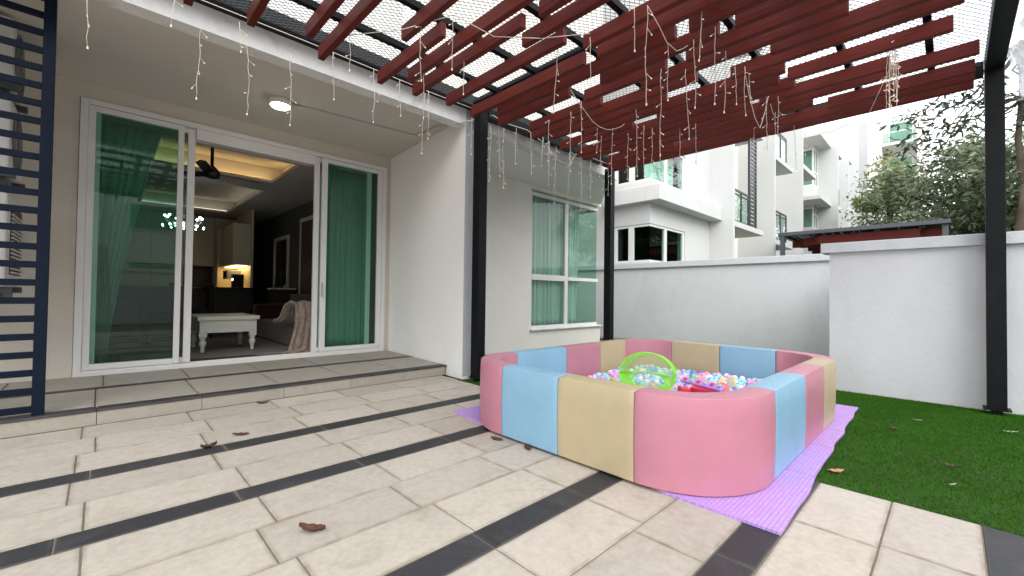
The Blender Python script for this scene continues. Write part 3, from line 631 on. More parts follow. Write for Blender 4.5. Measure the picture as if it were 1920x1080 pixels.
MB().box(2.25,4.64,.87,2.56,.017,.03).build('floor_pad',M['cream'],bp)

# purple mat
mat_m=bpy.data.materials.new('lilac_embossed_foam'); mat_m.use_nodes=True; t=mat_m.node_tree; bs=t.nodes['Principled BSDF']; bs.inputs['Roughness'].default_value=.5
tcn=t.nodes.new('ShaderNodeTexCoord'); br_=t.nodes.new('ShaderNodeTexBrick'); br_.inputs['Scale'].default_value=1; br_.inputs['Brick Width'].default_value=.04; br_.inputs['Row Height'].default_value=.019; br_.inputs['Mortar Size'].default_value=.003; br_.inputs['Mortar Smooth'].default_value=.6
br_.inputs['Color1'].default_value=(.45,.28,.64,1); br_.inputs['Color2'].default_value=(.50,.32,.69,1); br_.inputs['Mortar'].default_value=(.39,.225,.59,1)
t.links.new(tcn.outputs['Object'],br_.inputs['Vector']); t.links.new(br_.outputs['Color'],bs.inputs['Base Color'])
nn=t.nodes.new('ShaderNodeTexNoise'); nn.inputs['Scale'].default_value=55; t.links.new(tcn.outputs['Object'],nn.inputs['Vector'])
am=t.nodes.new('ShaderNodeMath'); am.operation='SUBTRACT'; t.links.new(nn.outputs['Fac'],am.inputs[0]); t.links.new(br_.outputs['Fac'],am.inputs[1])
bu=t.nodes.new('ShaderNodeBump'); bu.inputs['Strength'].default_value=.45; bu.inputs['Distance'].default_value=.006; t.links.new(am.outputs[0],bu.inputs['Height']); t.links.new(bu.outputs[0],bs.inputs['Normal'])
fm=thing('foam_mat','lilac embossed foam mat laid under the ball pit','mat',(3.5,1.7,0))
xs=[2.07,2.88,3.52,4.02,4.52,5.03]; ye=[.50,.525,.545,.56,.58,.595]
for i in range(5):
    a,b=xs[i]+(.003 if i else 0),xs[i+1]-.003; n=10
    pl=[];
    for j in range(n+1):
        x_=a+(b-a)*j/n; k=(x_-xs[i])/(xs[i+1]-xs[i]); y_=ye[i]*(1-k)+ye[i+1]*k+.003*math.sin(x_*9)+.010*noise.noise(Vector((x_*4,0,0)))+(.010*math.sin(k*math.pi) if i else 0)
        pl.append((x_,y_))
    top=2.945 if i==0 else 2.9
    pts=pl+[(b,top),(a,top)]
    nq=len(pts)
    if i==0: pts=[(2.085,.505)]+pl[1:]+[(b,top),(2.175,2.945),(2.12,2.4),(2.12,1.25),(2.08,.98)]
    MB().prism(pts,.001,.014).build('foam_tile',mat_m,fm)

# balls
ballcols=[('pale blue',(.28,.62,.88)),('pink',(.90,.38,.55)),('lavender',(.52,.40,.85)),('white',(.85,.85,.88)),('teal',(.35,.72,.70)),('deep blue',(.16,.28,.75)),('soft violet',(.68,.45,.80)),('magenta',(.65,.06,.25)),('pale yellow',(.85,.75,.30))]
bw_=[.24,.17,.22,.12,.06,.08,.09,.01,.01]
bm=[]
for n_,c in ballcols:
    bm.append(MB().ball((0,0,0),.029,14,8).mesh('ball',toy(n_.replace(' ','_')+'_ball_plastic',c,.3)))
cand=[]; rowi=0; y=.93
while y<2.53:
    x=2.28+(.029 if rowi%2 else 0)
    while x<4.64:
        cx,cy=x+random.uniform(-.006,.006),y+random.uniform(-.006,.006)
        ok=True
        for (qx,qy) in ((X1-R_,Y0+R_),(X1-R_,Y1-R_),(X0+R_,Y0+R_),(X0+R_,Y1-R_)):
            ddx=(cx-qx)*(1 if qx>3 else -1); ddy=(cy-qy)*(1 if qy>1.7 else -1)
            if ddx>0 and ddy>0 and math.hypot(ddx,ddy)>R_-TH-.032: ok=False
        if ok: cand.append((cx,cy,.165+random.uniform(0,.045)+.02*noise.noise(Vector((cx*3,cy*3,0)))))
        x+=.058
    y+=.0505; rowi+=1
def vis(c):
    x,y,z=c; d=math.hypot(x,y); # sight line over the near rims
    ang=math.atan2(y,x)
    # distance where ray crosses near outer boundary inner edge
    t1=(X0+TH)/math.cos(ang); t2=(Y0+TH)/math.sin(ang); dr=max(t1,t2); return (1-z-.02)/d<(1-.50)/dr
vb=sorted([c for c in cand if vis(c)],key=lambda c:math.hypot(c[0],c[1])); rest=[c for c in cand if not vis(c)]
print('visible balls',len(vb),'rest',len(rest))
rest+=vb[300:]; vb=vb[:300]
for c in vb:
    k=random.choices(range(9),bw_)[0]; o=bpy.data.objects.new('ball',bm[k]); C.objects.link(o); o.location=c
    refs=((3.3,1.8,'by the lime basket'),(3.43,1.37,'by the purple toy beam'),(4.45,2.4,'in the far back corner'),(4.6,1.95,'against the far cream block'),(4.6,1.4,'against the far blue block'),(4.45,1.0,'in the far right corner'),(4.1,2.5,'against the left cream block'),(3.55,2.5,'against the left pink block'))
    wh=min(refs,key=lambda q:(q[0]-c[0])**2+(q[1]-c[1])**2)[2]
    tag(o,ballcols[k][0]+' plastic ball '+wh+' inside the ball pit','ball','plastic balls in the ball pit')
mb=MB()
for c in rest: mb.ball(c,.029,8,5)
o=mb.build('loose_balls',bm[0].materials[0]); tag(o,'plastic balls filling the near part of the ball pit','balls'); o['kind']='stuff'
for k in range(1,6): o.data.materials.append(bm[k].materials[0])
fpb=len(o.data.polygons)//max(1,len(rest)); idx=[]
for c in rest: idx+=[random.randrange(6)]*fpb
o.data.polygons.foreach_set('material_index',idx)

# pop-up basket lying on the balls
bk=thing('mesh_basket','lime green pop-up mesh toy basket lying on its side in the ball pit','basket',(3.42,1.78,.26))
ax=Vector((.80,.28,-.10)).normalized(); bc=Vector((3.19,1.72,.375)); u_=ax.cross(Vector((0,0,1))).normalized(); v_=u_.cross(ax)
def ring(t,r,n=40,e=1.): return [bc+ax*t+(u_*math.cos(2*math.pi*k/n)*r+v_*math.sin(2*math.pi*k/n)*r*e) for k in range(n+1)]
for t,r in ((0,.215),(.12,.21),(.26,.2)): MB().tube(ring(t,r,40,.82),.005,6).build('hoop',M['basketw'],bk)
def sk(u,v): 
    r=.21-.012*math.sin(v*2*math.pi)**2; a=u*2*math.pi; p=bc+ax*(.26*v)+(u_*math.cos(a)*r+v_*math.sin(a)*r*.82); return tuple(p)
MB().grid(sk,40,6).build('mesh_side',M['basket'],bk)
def dp(X,Y,d=0): return tuple(bc+ax*d+u_*X+v_*(Y*.82))
def sg(v): return 1 if v>=0 else -1
UPS=1 if v_.z>0 else -1
def top_panel(u,v):
    a=math.pi*u; X=.21*math.cos(a); Yt=.21*math.sin(a); return dp(X,UPS*(.015+(Yt-.015 if Yt>.015 else 0)*v),.004-.02*v*(1-v))
MB().grid(top_panel,30,6).build('mesh_panel',M['basketb'],bk)
def low(u,v):
    a=2*math.pi*u; X0=.212*math.cos(a); Y0_=.212*math.sin(a); 
    if Y0_>.015: Y0_=.015
    X1_=.125*math.cos(a)+.01; Y1_=-.055+.062*math.sin(a); return dp(X0+(X1_-X0)*v,UPS*(Y0_+(Y1_-Y0_)*v),.004+.02*v)
MB().grid(low,48,3).build('fabric_front',M['basketr'],bk)
MB().tube([dp(-.212,UPS*.0,.0),dp(-.1,UPS*.022,-.006),dp(0,UPS*.03,-.008),dp(.1,UPS*.022,-.006),dp(.212,UPS*.0,.0)],.004,6).build('rim_wire',M['basketw'],bk)
def fl(u,v):
    a=u*math.pi*2; p=bc+ax*.26+(u_*math.cos(a)*.186*v+v_*math.sin(a)*.152*v); return tuple(p)
MB().grid(fl,30,2).build('mesh_bottom',M['basketb'],bk)
def rotbox(mb,c,sz,rz,rx=0,ry=0):
    from mathutils import Euler
    Rm=Euler((rx,ry,rz)).to_matrix(); n0=len(mb.v); mb.cbox(-sz[0]/2,sz[0]/2,-sz[1]/2,sz[1]/2,-sz[2]/2,sz[2]/2,.004)
    for i in range(n0,len(mb.v)): mb.v[i]=tuple(Rm@Vector(mb.v[i])+Vector(c))
    return mb
def dirobj(name,label,cat,m,fn): 
    mb=MB(); fn(mb); c=Vector(mb.v[0]); return tag(mb.build(name,m,loc=c),label,cat)
TR=toy('toy_red_plastic',(.62,.03,.07)); TP=toy('toy_purple_plastic',(.50,.26,.75)); TO=toy('toy_orange_plastic',(.85,.12,.05)); TY=toy('toy_yellow_plastic',(.85,.75,.12)); TG=toy('toy_green_plastic',(.25,.60,.22)); TPK=toy('toy_pink_plastic',(.85,.22,.32)); TGR=toy('toy_sage_plastic',(.35,.50,.42))
pk=thing('toy_beam','purple perforated toy beam resting on red toy boxes in the ball pit','toy',(3.5,1.4,.3))
aa=Vector((3.50,1.56,.315)); bb=Vector((3.36,1.19,.33)); dd=(bb-aa); rz=math.atan2(dd.y,dd.x)
MBx=MB(); rotbox(MBx,(aa+bb)/2,(dd.length,.06,.022),rz,.5); MBx.build('bar',TP,pk)
for i in range(6):
    p=aa+dd*(i+.5)/6+Vector((-.012,-.006,.015)); mb=MB(); rotbox(mb,p,(.028,.028,.012),rz,.5); mb.build('hole_rim',TGR if i%2 else TR,pk)
dirobj('toy_box','dark red toy box under the purple beam','toy',TR,lambda m:rotbox(m,(3.42,1.33,.265),(.22,.11,.08),rz+.3,.2))
dirobj('toy_box','pink flat toy lid behind the purple beam','toy',TPK,lambda m:rotbox(m,(3.66,1.42,.28),(.22,.09,.03),rz+.2,.2,.1))
dirobj('toy_block','small red toy block between the basket and the purple beam','toy',TR,lambda m:rotbox(m,(3.32,1.47,.26),(.10,.07,.07),.7,.1))
dk=MB(); cdk=Vector((3.42,1.215,.31)); dn=Vector((-.75,-.35,.35)).normalized(); dk.bar(cdk-dn*.012,cdk+dn*.012,.048,24)
tag(dk.build('toy_disc',TO,loc=cdk),'round orange toy disc leaning at the end of the purple beam','toy')
dirobj('toy_wedge','green toy wedge behind the purple beam','toy',TG,lambda m:m.add([(3.82,1.62,.25),(3.95,1.48,.25),(3.98,1.52,.25),(3.84,1.66,.31),(3.82,1.62,.31)],[(0,1,2,3),(0,4,1),(1,4,3),(1,3,2),(0,3,4)]))
dirobj('toy_block','cream triangular toy block beside the green wedge','toy',toy('toy_cream',(.8,.7,.45)),lambda m:rotbox(m,(3.98,1.42,.27),(.05,.05,.07),.4,.4))
dirobj('toy_block','cream toy block left of the pink lid, right of the wedge','toy',toy('toy_cream2',(.75,.62,.35)),lambda m:rotbox(m,(4.0,1.34,.27),(.035,.05,.09),.1,-.3))
dirobj('toy_block','bright yellow toy piece left of the lime basket','toy',TY,lambda m:rotbox(m,(3.30,2.08,.24),(.14,.07,.05),.9,.3))
dirobj('toy_block','magenta toy block among the balls left of the basket','toy',toy('toy_magenta',(.6,.03,.2)),lambda m:rotbox(m,(3.72,2.22,.26),(.07,.05,.06),.4,.2))

# ------------------------------------------------------------------ fallen leaves
def leafobj(x,y,z,L,a,m,label,curl=.02):
    def f(u,v):
        w_=(.07 if m=='clip' else .22)*L*math.sin(math.pi*min(1,u*1.02))**.8; t=(v-.5)*2; lx=(u-.5)*L; ly=t*w_
        zz=curl*(abs(t)*.5+ (u-.5)**2*2)+.002*math.sin(u*19)
        return (x+lx*math.cos(a)-ly*math.sin(a),y+lx*math.sin(a)+ly*math.cos(a),z+.003+zz)
    o=MB().grid(f,14,6).build('fallen_leaf',M[m],loc=(x,y,z)); s=o.modifiers.new('s','SOLIDIFY'); s.thickness=.0015
    st=Vector((x-L*.5*math.cos(a),y-L*.5*math.sin(a),z+.01)); 
    tag(o,label,'leaf','fallen leaves')
leafobj(.66,1.87,0,.115,math.radians(-50),'leaf','curled dark brown leaf on the paving in front of the camera',.03)
leafobj(.73,3.47,0,.11,math.radians(-35),'leaf','reddish brown leaf lying above the second dark strip',.012)
leafobj(2.03,1.93,0,.10,math.radians(60),'leaf','small brown leaf touching the blue block of the ball pit',.02)
leafobj(2.0,2.2,0,.11,math.radians(95),'leaf','thin dark leaf at the foot of the pit between pink and blue blocks',.01)
leafobj(.52,3.31,0,.09,math.radians(10),'leaf','small brown leaf folded on the dark strip',.035)
leafobj(1.07,4.32,0,.09,math.radians(-20),'leaf','dark shrivelled leaf at the foot of the porch step',.02)
leafobj(3.09,.47,.0,.10,math.radians(-40),'leaf2','tan leaf on the turf against the lilac mat',.015)
leafobj(4.45,.31,.004,.08,math.radians(20),'leaf','dark leaf on the turf nearest the ball pit',.01)
leafobj(3.71,.01,.004,.07,math.radians(70),'leaf','small dark leaf in the middle of the turf',.01)
leafobj(5.01,-.31,.004,.09,math.radians(-60),'clip','pale dry blade lying on the turf by the right edge',.012)
leafobj(3.33,.0,.004,.05,math.radians(-30),'clip','short pale dry blade on the turf near the paving',.01)
leafobj(4.9,.2,.004,.06,math.radians(-70),'clip','pale dry blade on the turf near the boundary wall',.01)

# ------------------------------------------------------------------ string lights
def strand(p, x,y,zt,zb, rnd):
    n=max(3,int((zt-zb)/.05)); pts=[]; px=x; py=y
    for i in range(n+1):
        pts.append((px,py,zt+(zb-zt)*i/n)); px+=rnd.uniform(-.007,.007); py+=rnd.uniform(-.005,.005)
    mb=MB(); mb.tube(pts,.0025,4); bb=MB()
    z=zt-rnd.uniform(.04,.10)
    while z>zb+.02:
        k=min(n,max(0,int((zt-z)/(zt-zb)*n))); q=Vector(pts[k]); a=rnd.uniform(0,6.28); L=rnd.uniform(.02,.04)
        e=q+Vector((L*math.cos(a),L*math.sin(a),-L*rnd.uniform(.3,1))); mb.bar(q,e,.0022,4); d=(e-q).normalized(); bb.bar(e,e+d*.012,.0038,5)
        z-=rnd.uniform(.09,.15)
    e=Vector(pts[-1]); bb.bar(e,e-Vector((0,0,.014)),.005,5)
    o=mb.build('light_strand',M['wire'],p); bb.build('bulbs',M['bulb'],o,kind='stuff')
S1=[(-0.1,3.78,2.83,2.54),(0.33,3.78,3.04,2.86),(0.48,3.78,2.95,2.4),(0.77,3.78,2.95,2.38),(1.09,3.78,2.97,2.39),(0.72,3.78,3.07,2.85),(1.43,3.78,3.12,2.72),(1.81,3.78,3.12,2.62),(2.08,3.78,3.12,2.77),(2.37,3.78,3.08,2.46),(2.41,3.78,3.12,2.63)]
S2=[(3.49,3.78,3.04,2.32),(3.4,3.78,3.12,2.44),(2.99,3.78,3.05,2.6),(3.27,3.78,3.01,2.35),(3.7,3.78,3.1,2.66),(3.96,3.78,3.1,2.59),(4.2,3.78,3.12,2.74),(4.33,3.78,3.1,2.52),(4.47,3.78,3.06,2.29),(4.77,3.78,3.06,2.3),(5.04,3.78,3.09,2.3),(5.28,3.78,3.06,2.5),(5.57,3.78,3.12,2.67),(5.74,3.78,3.09,2.62)]
S3=[(2.63,2.22,3.0,2.49),(2.58,1.5,3.0,2.68),(2.65,1.44,3.0,2.32),(3.16,1.54,3.0,2.56),(3.64,1.61,3.0,2.39),(3.26,1.38,3.0,2.48),(2.97,1.2,3.0,2.65),(3.21,1.2,3.0,2.43),(3.59,1.26,3.0,2.5),(3.89,1.29,3.0,2.68),(3.95,1.23,3.0,2.58)]
S4=[(3.62,3.17,3.0,2.54),(3.62,2.86,3.0,2.36),(3.5,2.63,3.0,2.48),(4.19,2.91,3.0,2.71),(4.44,3.02,3.0,2.5),(4.32,2.78,3.0,2.34),(4.59,2.74,3.0,2.45),(4.06,2.33,3.0,2.29),(4.5,2.48,3.0,2.41),(4.64,2.45,3.0,2.53),(4.71,2.38,3.0,2.5),(4.87,2.22,3.0,2.56),(4.84,2.02,3.0,2.51),(3.49,1.76,3.0,2.25)]
S5=[(4.12,1.25,3.0,2.76),(5.46,1.6,3.0,2.78),(4.67,1.26,3.0,2.45),(5.15,1.3,3.0,2.74),(5.69,1.25,3.0,2.48),(4.76,1.18,3.0,2.5),(5.87,1.18,3.0,2.69)]
S6=[(1.78,2.48,3.0,2.62),(1.68,2.74,3.0,2.6),(1.33,3.19,3.0,2.71),(2.67,1.93,3.0,2.67),(2.05,3.3,3.0,2.6),(2.2,2.9,3.0,2.72)]
swags={'S3':[(2.68,1.45,3.01),(2.83,1.44,2.93),(2.96,1.45,2.88),(3.1,1.44,2.87),(3.22,1.45,2.94),(3.42,1.45,3.08)],
 'S4':[(3.29,2.6,3.03),(3.40,2.6,2.96),(3.52,2.6,2.9),(3.66,2.6,2.83),(3.79,2.6,2.81),(3.93,2.6,2.82),(4.05,2.6,2.86),(4.22,2.6,2.94),(4.35,2.6,3.05)],
 'S5':[(4.10,1.28,3.05),(4.23,1.28,2.86),(4.4,1.28,2.70),(4.55,1.28,2.65),(4.7,1.28,2.85),(4.82,1.28,3.06),(4.97,1.28,2.93),(5.11,1.28,2.92),(5.3,1.28,3.02),(5.5,1.28,3.07)],
 'S2':[(3.30,3.78,3.14),(3.5,3.77,3.10),(3.9,3.78,3.13),(4.3,3.78,3.02),(4.5,3.77,2.88),(4.75,3.77,2.86),(4.9,3.78,3.06),(5.3,3.78,3.10),(5.75,3.78,3.11)],
 'S1':[(-.3,3.79,3.12),(1.2,3.79,3.13),(2.4,3.79,3.12),(3.1,3.79,3.13)],
 'S6':[(1.33,3.3,3.02),(1.6,2.9,3.01),(1.8,2.5,3.03),(2.1,2.4,2.96),(2.4,2.2,2.99),(2.67,1.93,3.03)]}
rr=random.Random(5)
for nm,S,lab in (('S1',S1,'icicle string lights hanging before the porch canopy edge'),('S2',S2,'icicle string lights hanging before the beige bay wall'),
                 ('S3',S3,'icicle string lights swagged under the middle of the red slats'),('S4',S4,'icicle string lights in a long dip near the far left pergola corner'),
                 ('S5',S5,'icicle string lights under the outer slats, in front of the white neighbouring fins'),('S6',S6,'few icicle string lights under the slats above the porch edge')):
    t=thing('string_lights',lab,'string lights',S[0][:3],'icicle string lights on the pergola')
    MB().tube(swags[nm],.0034,5).build('main_wire',M['wire'],t)
    for (x,y,a,b) in S: strand(t,x,y,a,b,rr)
t=thing('string_lights','tangled clump of icicle string lights hanging at the right end of the slats','string lights',(4.55,.33,3.05),'icicle string lights on the pergola')
for k in range(11):
    a=rr.uniform(0,6.28); r_=rr.uniform(.0,.05); strand(t,4.52+r_*math.cos(a),.32+r_*math.sin(a),3.12,rr.uniform(2.42,2.85),rr)
MB().tube([(4.52,.32,2.9),(4.8,.5,2.62),(5.6,.9,2.80),(6.1,1.2,2.98)],.0025,4).build('main_wire',M['wire'],t)

# clear crumpled plastic sheet at the right
def pl(u,v):
    x=4.7+u*1.6; lift=.05*(1-u)
    z=3.40-.62*v*(.65+.35*math.sin(u*3.1))+.03*noise.noise(Vector((u*8,v*8,1)))-lift*v
    y=-.40-.05*v+.07*noise.noise(Vector((u*5,v*4,5)))+.05*noise.noise(Vector((u*16,v*12,2)))
    return (x,y,z)
o=MB().grid(pl,60,36).build('plastic_sheet',M['plastic'],loc=(5,-.45,3.3)); tag(o,'crumpled clear plastic sheet hanging outside the right pergola beam','plastic sheet')

# ------------------------------------------------------------------ neighbouring white row building
ap=thing('row_building','long white three storey row of houses with tall fins and balconies beyond the wall','building',(20,6,0))
def A(mb,n,m='aptwall',**k): return mb.build(n,M[m],ap,**k)
H=10.6
# bay house
for (z0,z1) in ((-.05,1.845),(2.76,3.80),(4.78,7.0),(7.9,H)):
    A(MB().box(9.32,12.86,4.95,5.15,z0,z1),'wall'); A(MB().box(9.32,9.52,5.152,9,z0,z1),'wall')
for (z0,z1) in ((1.845,2.76),(3.80,4.78),(7.0,7.9)):
    A(MB().box(11.2,12.86,4.951,5.15,z0,z1),'wall'); A(MB().box(9.321,9.52,5.95,9,z0,z1),'wall')
for (z0,z1,gm) in ((1.845,2.76,'glassdark'),(3.80,4.78,'glassclear'),(7.0,7.9,'glassdark')):
    f=bevel(A(MB().box(9.34,11.19,4.97,5.04,z0+.002,z0+.05).box(9.34,11.19,4.97,5.04,z1-.06,z1-.002).box(9.34,9.40,5.04,5.94,z0+.002,z0+.05).box(9.34,9.40,5.04,5.94,z1-.06,z1-.002)
       .box(10.08,10.20,4.965,5.04,z0+.05,z1-.06).box(11.10,11.19,4.965,5.04,z0+.05,z1-.06).box(9.335,9.40,5.40,5.54,z0+.05,z1-.06).box(9.335,9.40,5.86,5.94,z0+.05,z1-.06),'window_frame','frame'),.004)
    for (a,b) in ((9.36,10.08),(10.20,11.10)): MB().box(a,b,4.99,5.0,z0+.05,z1-.06).build('pane',M[gm],f)
    for (a,b) in ((5.0,5.40),(5.54,5.86)): MB().box(9.36,9.37,a,b,z0+.05,z1-.06).build('pane',M[gm],f)
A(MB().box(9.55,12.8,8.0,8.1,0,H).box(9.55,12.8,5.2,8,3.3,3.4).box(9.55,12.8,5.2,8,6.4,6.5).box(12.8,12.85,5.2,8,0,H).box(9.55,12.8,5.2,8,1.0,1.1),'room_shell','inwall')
curtain('curtain','pale curtain behind the upper corner window of the neighbouring house',lambda v:(9.6,11.1),5.25,3.82,4.76,12,.03,'curtain')
bevel(A(MB().box(9.08,12.855,4.60,4.948,3.25,3.60).box(9.08,9.318,4.948,6.1,3.25,3.60).box(9.17,12.0,4.72,4.947,3.60,3.72).box(9.17,9.317,4.947,6.0,3.60,3.72),'ledge',label='white ledge with grey rain stains'),.006)
def fin(x,y0=4.3,y1=5.4,th=.14,h=H): A(MB().box(x-.02,x+th-.02,y0,y1,-.05,h),'fin')
fin(12.88,4.3,5.2); fin(16.95,4.3,5.5); fin(20.98,4.3,5.5); fin(29.02,4.3,5.9); fin(32.5,4.3,6.2,h=12); fin(36.3,4.3,6.5,h=13)
A(MB().box(13.0,20.98,5.5,5.7,-.05,H),'recess_wall','wall')
def slab(x0,x1,y0,y1,z0,z1): bevel(A(MB().box(x0,x1,y0,y1,z0,z1),'balcony_slab'),.006)
slab(13.02,15.75,4.32,5.49,3.08,3.24); slab(13.02,15.75,4.32,5.49,6.27,6.42); slab(13.02,15.75,4.32,5.49,9.3,9.45)
slab(17.09,19.6,4.32,5.49,5.98,6.14); slab(17.09,19.6,4.32,5.49,2.95,3.12); slab(17.09,19.6,4.32,5.49,9.0,9.15)
def railing(x0,x1,y,z0,z1,n):
    r=A(MB().box(x0,x1,y-.02,y+.02,z1-.06,z1),'railing','greyframe'); MB().box(x0,x1,y-.015,y+.015,z1-.16,z1-.12).build('rail',M['greyframe'],r); MB().box(x0,x1,y-.015,y+.015,z0,z0+.04).build('rail',M['greyframe'],r)
    q=(x1-x0)/n
    for i in range(n+1): MB().box(x0+i*q-.025,x0+i*q+.025,y-.022,y+.022,z0+.04,z1-.06).build('baluster',M['greyframe'],r)
    for i in range(n): MB().box(x0+i*q+.03,x0+(i+1)*q-.03,y-.004,y+.004,z0+.05,z1-.17).build('pane',M['glassclear'],r)
railing(13.05,14.35,4.36,3.24,4.19,2); railing(17.1,18.66,4.36,3.12,4.17,2); railing(17.1,18.66,4.36,6.14,7.1,2); railing(13.05,14.35,4.36,6.42,7.4,2)
lv=A(MB().box(14.40,14.50,4.33,4.39,3.24,6.27).box(15.02,15.08,4.33,4.39,3.24,6.27),'louvre_panel','greyframe')
lm=MB().box(-5.5,-4.98,-1.66,-1.62,-.045,.02).mesh('slat',M['greyframe'])
for i in range(24): share('slat',lm,lv,(0,0,0)).location=Vector((0,0,3.32+i*.123))-Vector((0,0,0)) 
# door / dark glass behind balconies
for (x0,x1,z0,z1) in ((13.4,15.2,3.24,5.5),(17.5,19.3,3.12,5.4),(17.5,19.3,6.14,8.2)):
    f=A(MB().box(x0,x1,5.44,5.495,z1-.06,z1).box(x0,x0+.06,5.44,5.495,z0,z1-.06).box(x1-.06,x1,5.44,5.495,z0,z1-.06),'balcony_door','frame'); MB().box(x0+.06,x1-.06,5.46,5.47,z0,z1-.06).build('pane',M['glassdark'],f)
A(MB().tube([(13.5,5.4,6.0),(13.6,5.3,5.7),(13.75,5.3,5.4),(13.6,5.3,5.1),(13.6,5.3,4.2)],.03),'pipe','greyframe'); A(MB().box(13.2,13.7,5.15,5.49,5.55,6.0),'outdoor_unit','acbody')
# unit C
A(MB().box(21.12,27.9,6.4,6.6,-.05,H),'recess_wall','wall')
for (z0,z1) in ((-.05,4.9),(6.05,7.25),(9.3,H)): A(MB().box(27.93,29.0,5.2,5.4,z0,z1).box(27.93,28.1,5.4,7.4,z0,z1),'wall')
for (z0,z1) in ((4.9,6.05),(7.25,9.3)):
    f=A(MB().box(27.94,29.0,5.22,5.3,z0,z0+.07).box(27.94,29.0,5.22,5.3,z1-.07,z1).box(27.94,28.02,5.22,5.3,z0+.07,z1-.07).box(28.42,28.5,5.22,5.3,z0+.07,z1-.07).box(28.92,29.0,5.22,5.3,z0+.07,z1-.07).box(28.02,28.92,5.22,5.3,z0+.72,z0+.82)
       .box(27.94,28.02,5.3,7.2,z0,z0+.07).box(27.94,28.02,5.3,7.2,z1-.07,z1).box(27.94,28.02,6.2,6.3,z0+.07,z1-.07),'window_frame','frame')
    for (a,b) in ((28.02,28.42),(28.5,28.92)): MB().box(a,b,5.24,5.25,z0+.07,z1-.07).build('pane',M['glassdark'],f)
    for (a,b) in ((5.3,6.2),(6.3,7.2)): MB().box(27.96,27.97,a,b,z0+.07,z1-.07).build('pane',M['glassdark'],f)
A(MB().box(28.2,29,7.4,7.5,0,H).box(28.2,29,5.5,7.4,6.3,6.5),'room_shell','inwall')
for z in (6.15,9.42): slab(26.2,29.0,4.6,6.39,z,z+.2)
slab(21.2,25.2,4.6,6.3,6.9,7.1)
# units D, E
A(MB().box(29.16,40,6.2,6.5,-.05,12),'recess_wall','wallwhite')
for z in (3.0,6.1,9.2): slab(29.2,31.0,4.4,6.19,z,z+.18); slab(32.7,34.6,4.4,6.19,z+.5,z+.7); slab(36.5,38.6,4.4,6.19,z,z+.2)
for z in (3.2,6.3): railing(29.2,30.2,4.45,z,z+1.0,1)
A(MB().box(39.9,40.6,4.2,6.5,-.05,14),'end_pier','conduit')

# neighbour pergola
np_=thing('pergola','lower neighbouring pergola with grey frame and red slats seen over the boundary wall','pergola',(18,2,0))
for (a,b) in ((16.0,3.83),(16.1,.1),(20.6,3.83),(20.6,.1)): MB().box(a-.06,a+.06,b-.06,b+.06,-.05,3.05).build('post',M['slate'],np_)
bevel(MB().box(15.92,16.04,.0,3.95,3.05,3.16).box(20.6,20.72,.0,3.95,3.05,3.16).box(16.04,20.6,3.83,3.95,3.05,3.16).box(16.04,20.6,.0,.12,3.05,3.16).build('beam',M['slate'],np_),.004)
for i in range(7): MB().box(16.05,20.6,.5+i*.5,.54+i*.5,3.0,3.045).build('rafter',M['slate'],np_)
rs=random.Random(3)
for i in range(24):
    x=16.15+i*.186; ya=rs.uniform(2.6,3.8); yb=rs.uniform(.1,1.0); MB().box(x,x+.055,yb,ya,2.76,2.995).build('slat',M['slat'],np_)
for i in range(8): MB().box(16.1,20.6,.18+i*.46,.62+i*.46,3.165,3.18).build('roof_panel',M['slate'],np_)
nb=thing('awning','pale folded awning below the neighbouring pergola','awning',(17,5,2)); MB().box(17.2,20.9,4.1,4.3,2.05,2.45).build('valance',M['wallwhite'],nb); MB().bar((17.2,4.05,2.3),(20.9,4.05,2.3),.12,10).build('roller',M['white'],nb)

# ------------------------------------------------------------------ high-rise tower
tw=thing('tower_block','distant high-rise block with green glass balconies above the tree','building',(55,5,0))
def T(mb,n,m,**k): return mb.build(n,M[m],tw,**k)
T(MB().box(50,62,4.30,9,-.05,17.5),'side_wall','tower')
T(MB().box(52.2,62,1.6,4.29,-.05,17.5),'facade','tower')
for i in range(4):
    z=5.2+i*3.2
    T(MB().box(50.2,52.2,2.0,4.29,z,z+.22),'balcony_slab','towerw')
    f=T(MB().box(50.22,50.3,2.0,4.28,z+1.10,z+1.18),'railing','towerw')
    for k in range(3): MB().box(50.24,50.28,2.05+k*.75,2.72+k*.75,z+.25,z+1.08).build('pane',M['glassclear'],f)
    f=T(MB().box(52.1,52.19,2.3,2.4,z+.25,z+2.5).box(52.1,52.19,3.9,4.0,z+.25,z+2.5).box(52.1,52.19,2.4,3.9,z+2.4,z+2.5),'balcony_door','towerw'); MB().box(52.12,52.15,2.4,3.9,z+.25,z+2.4).build('pane',M['glassdark'],f)
    T(MB().box(50.3,52.2,1.9,2.0,z+.22,z+3.2),'partition','towerw')

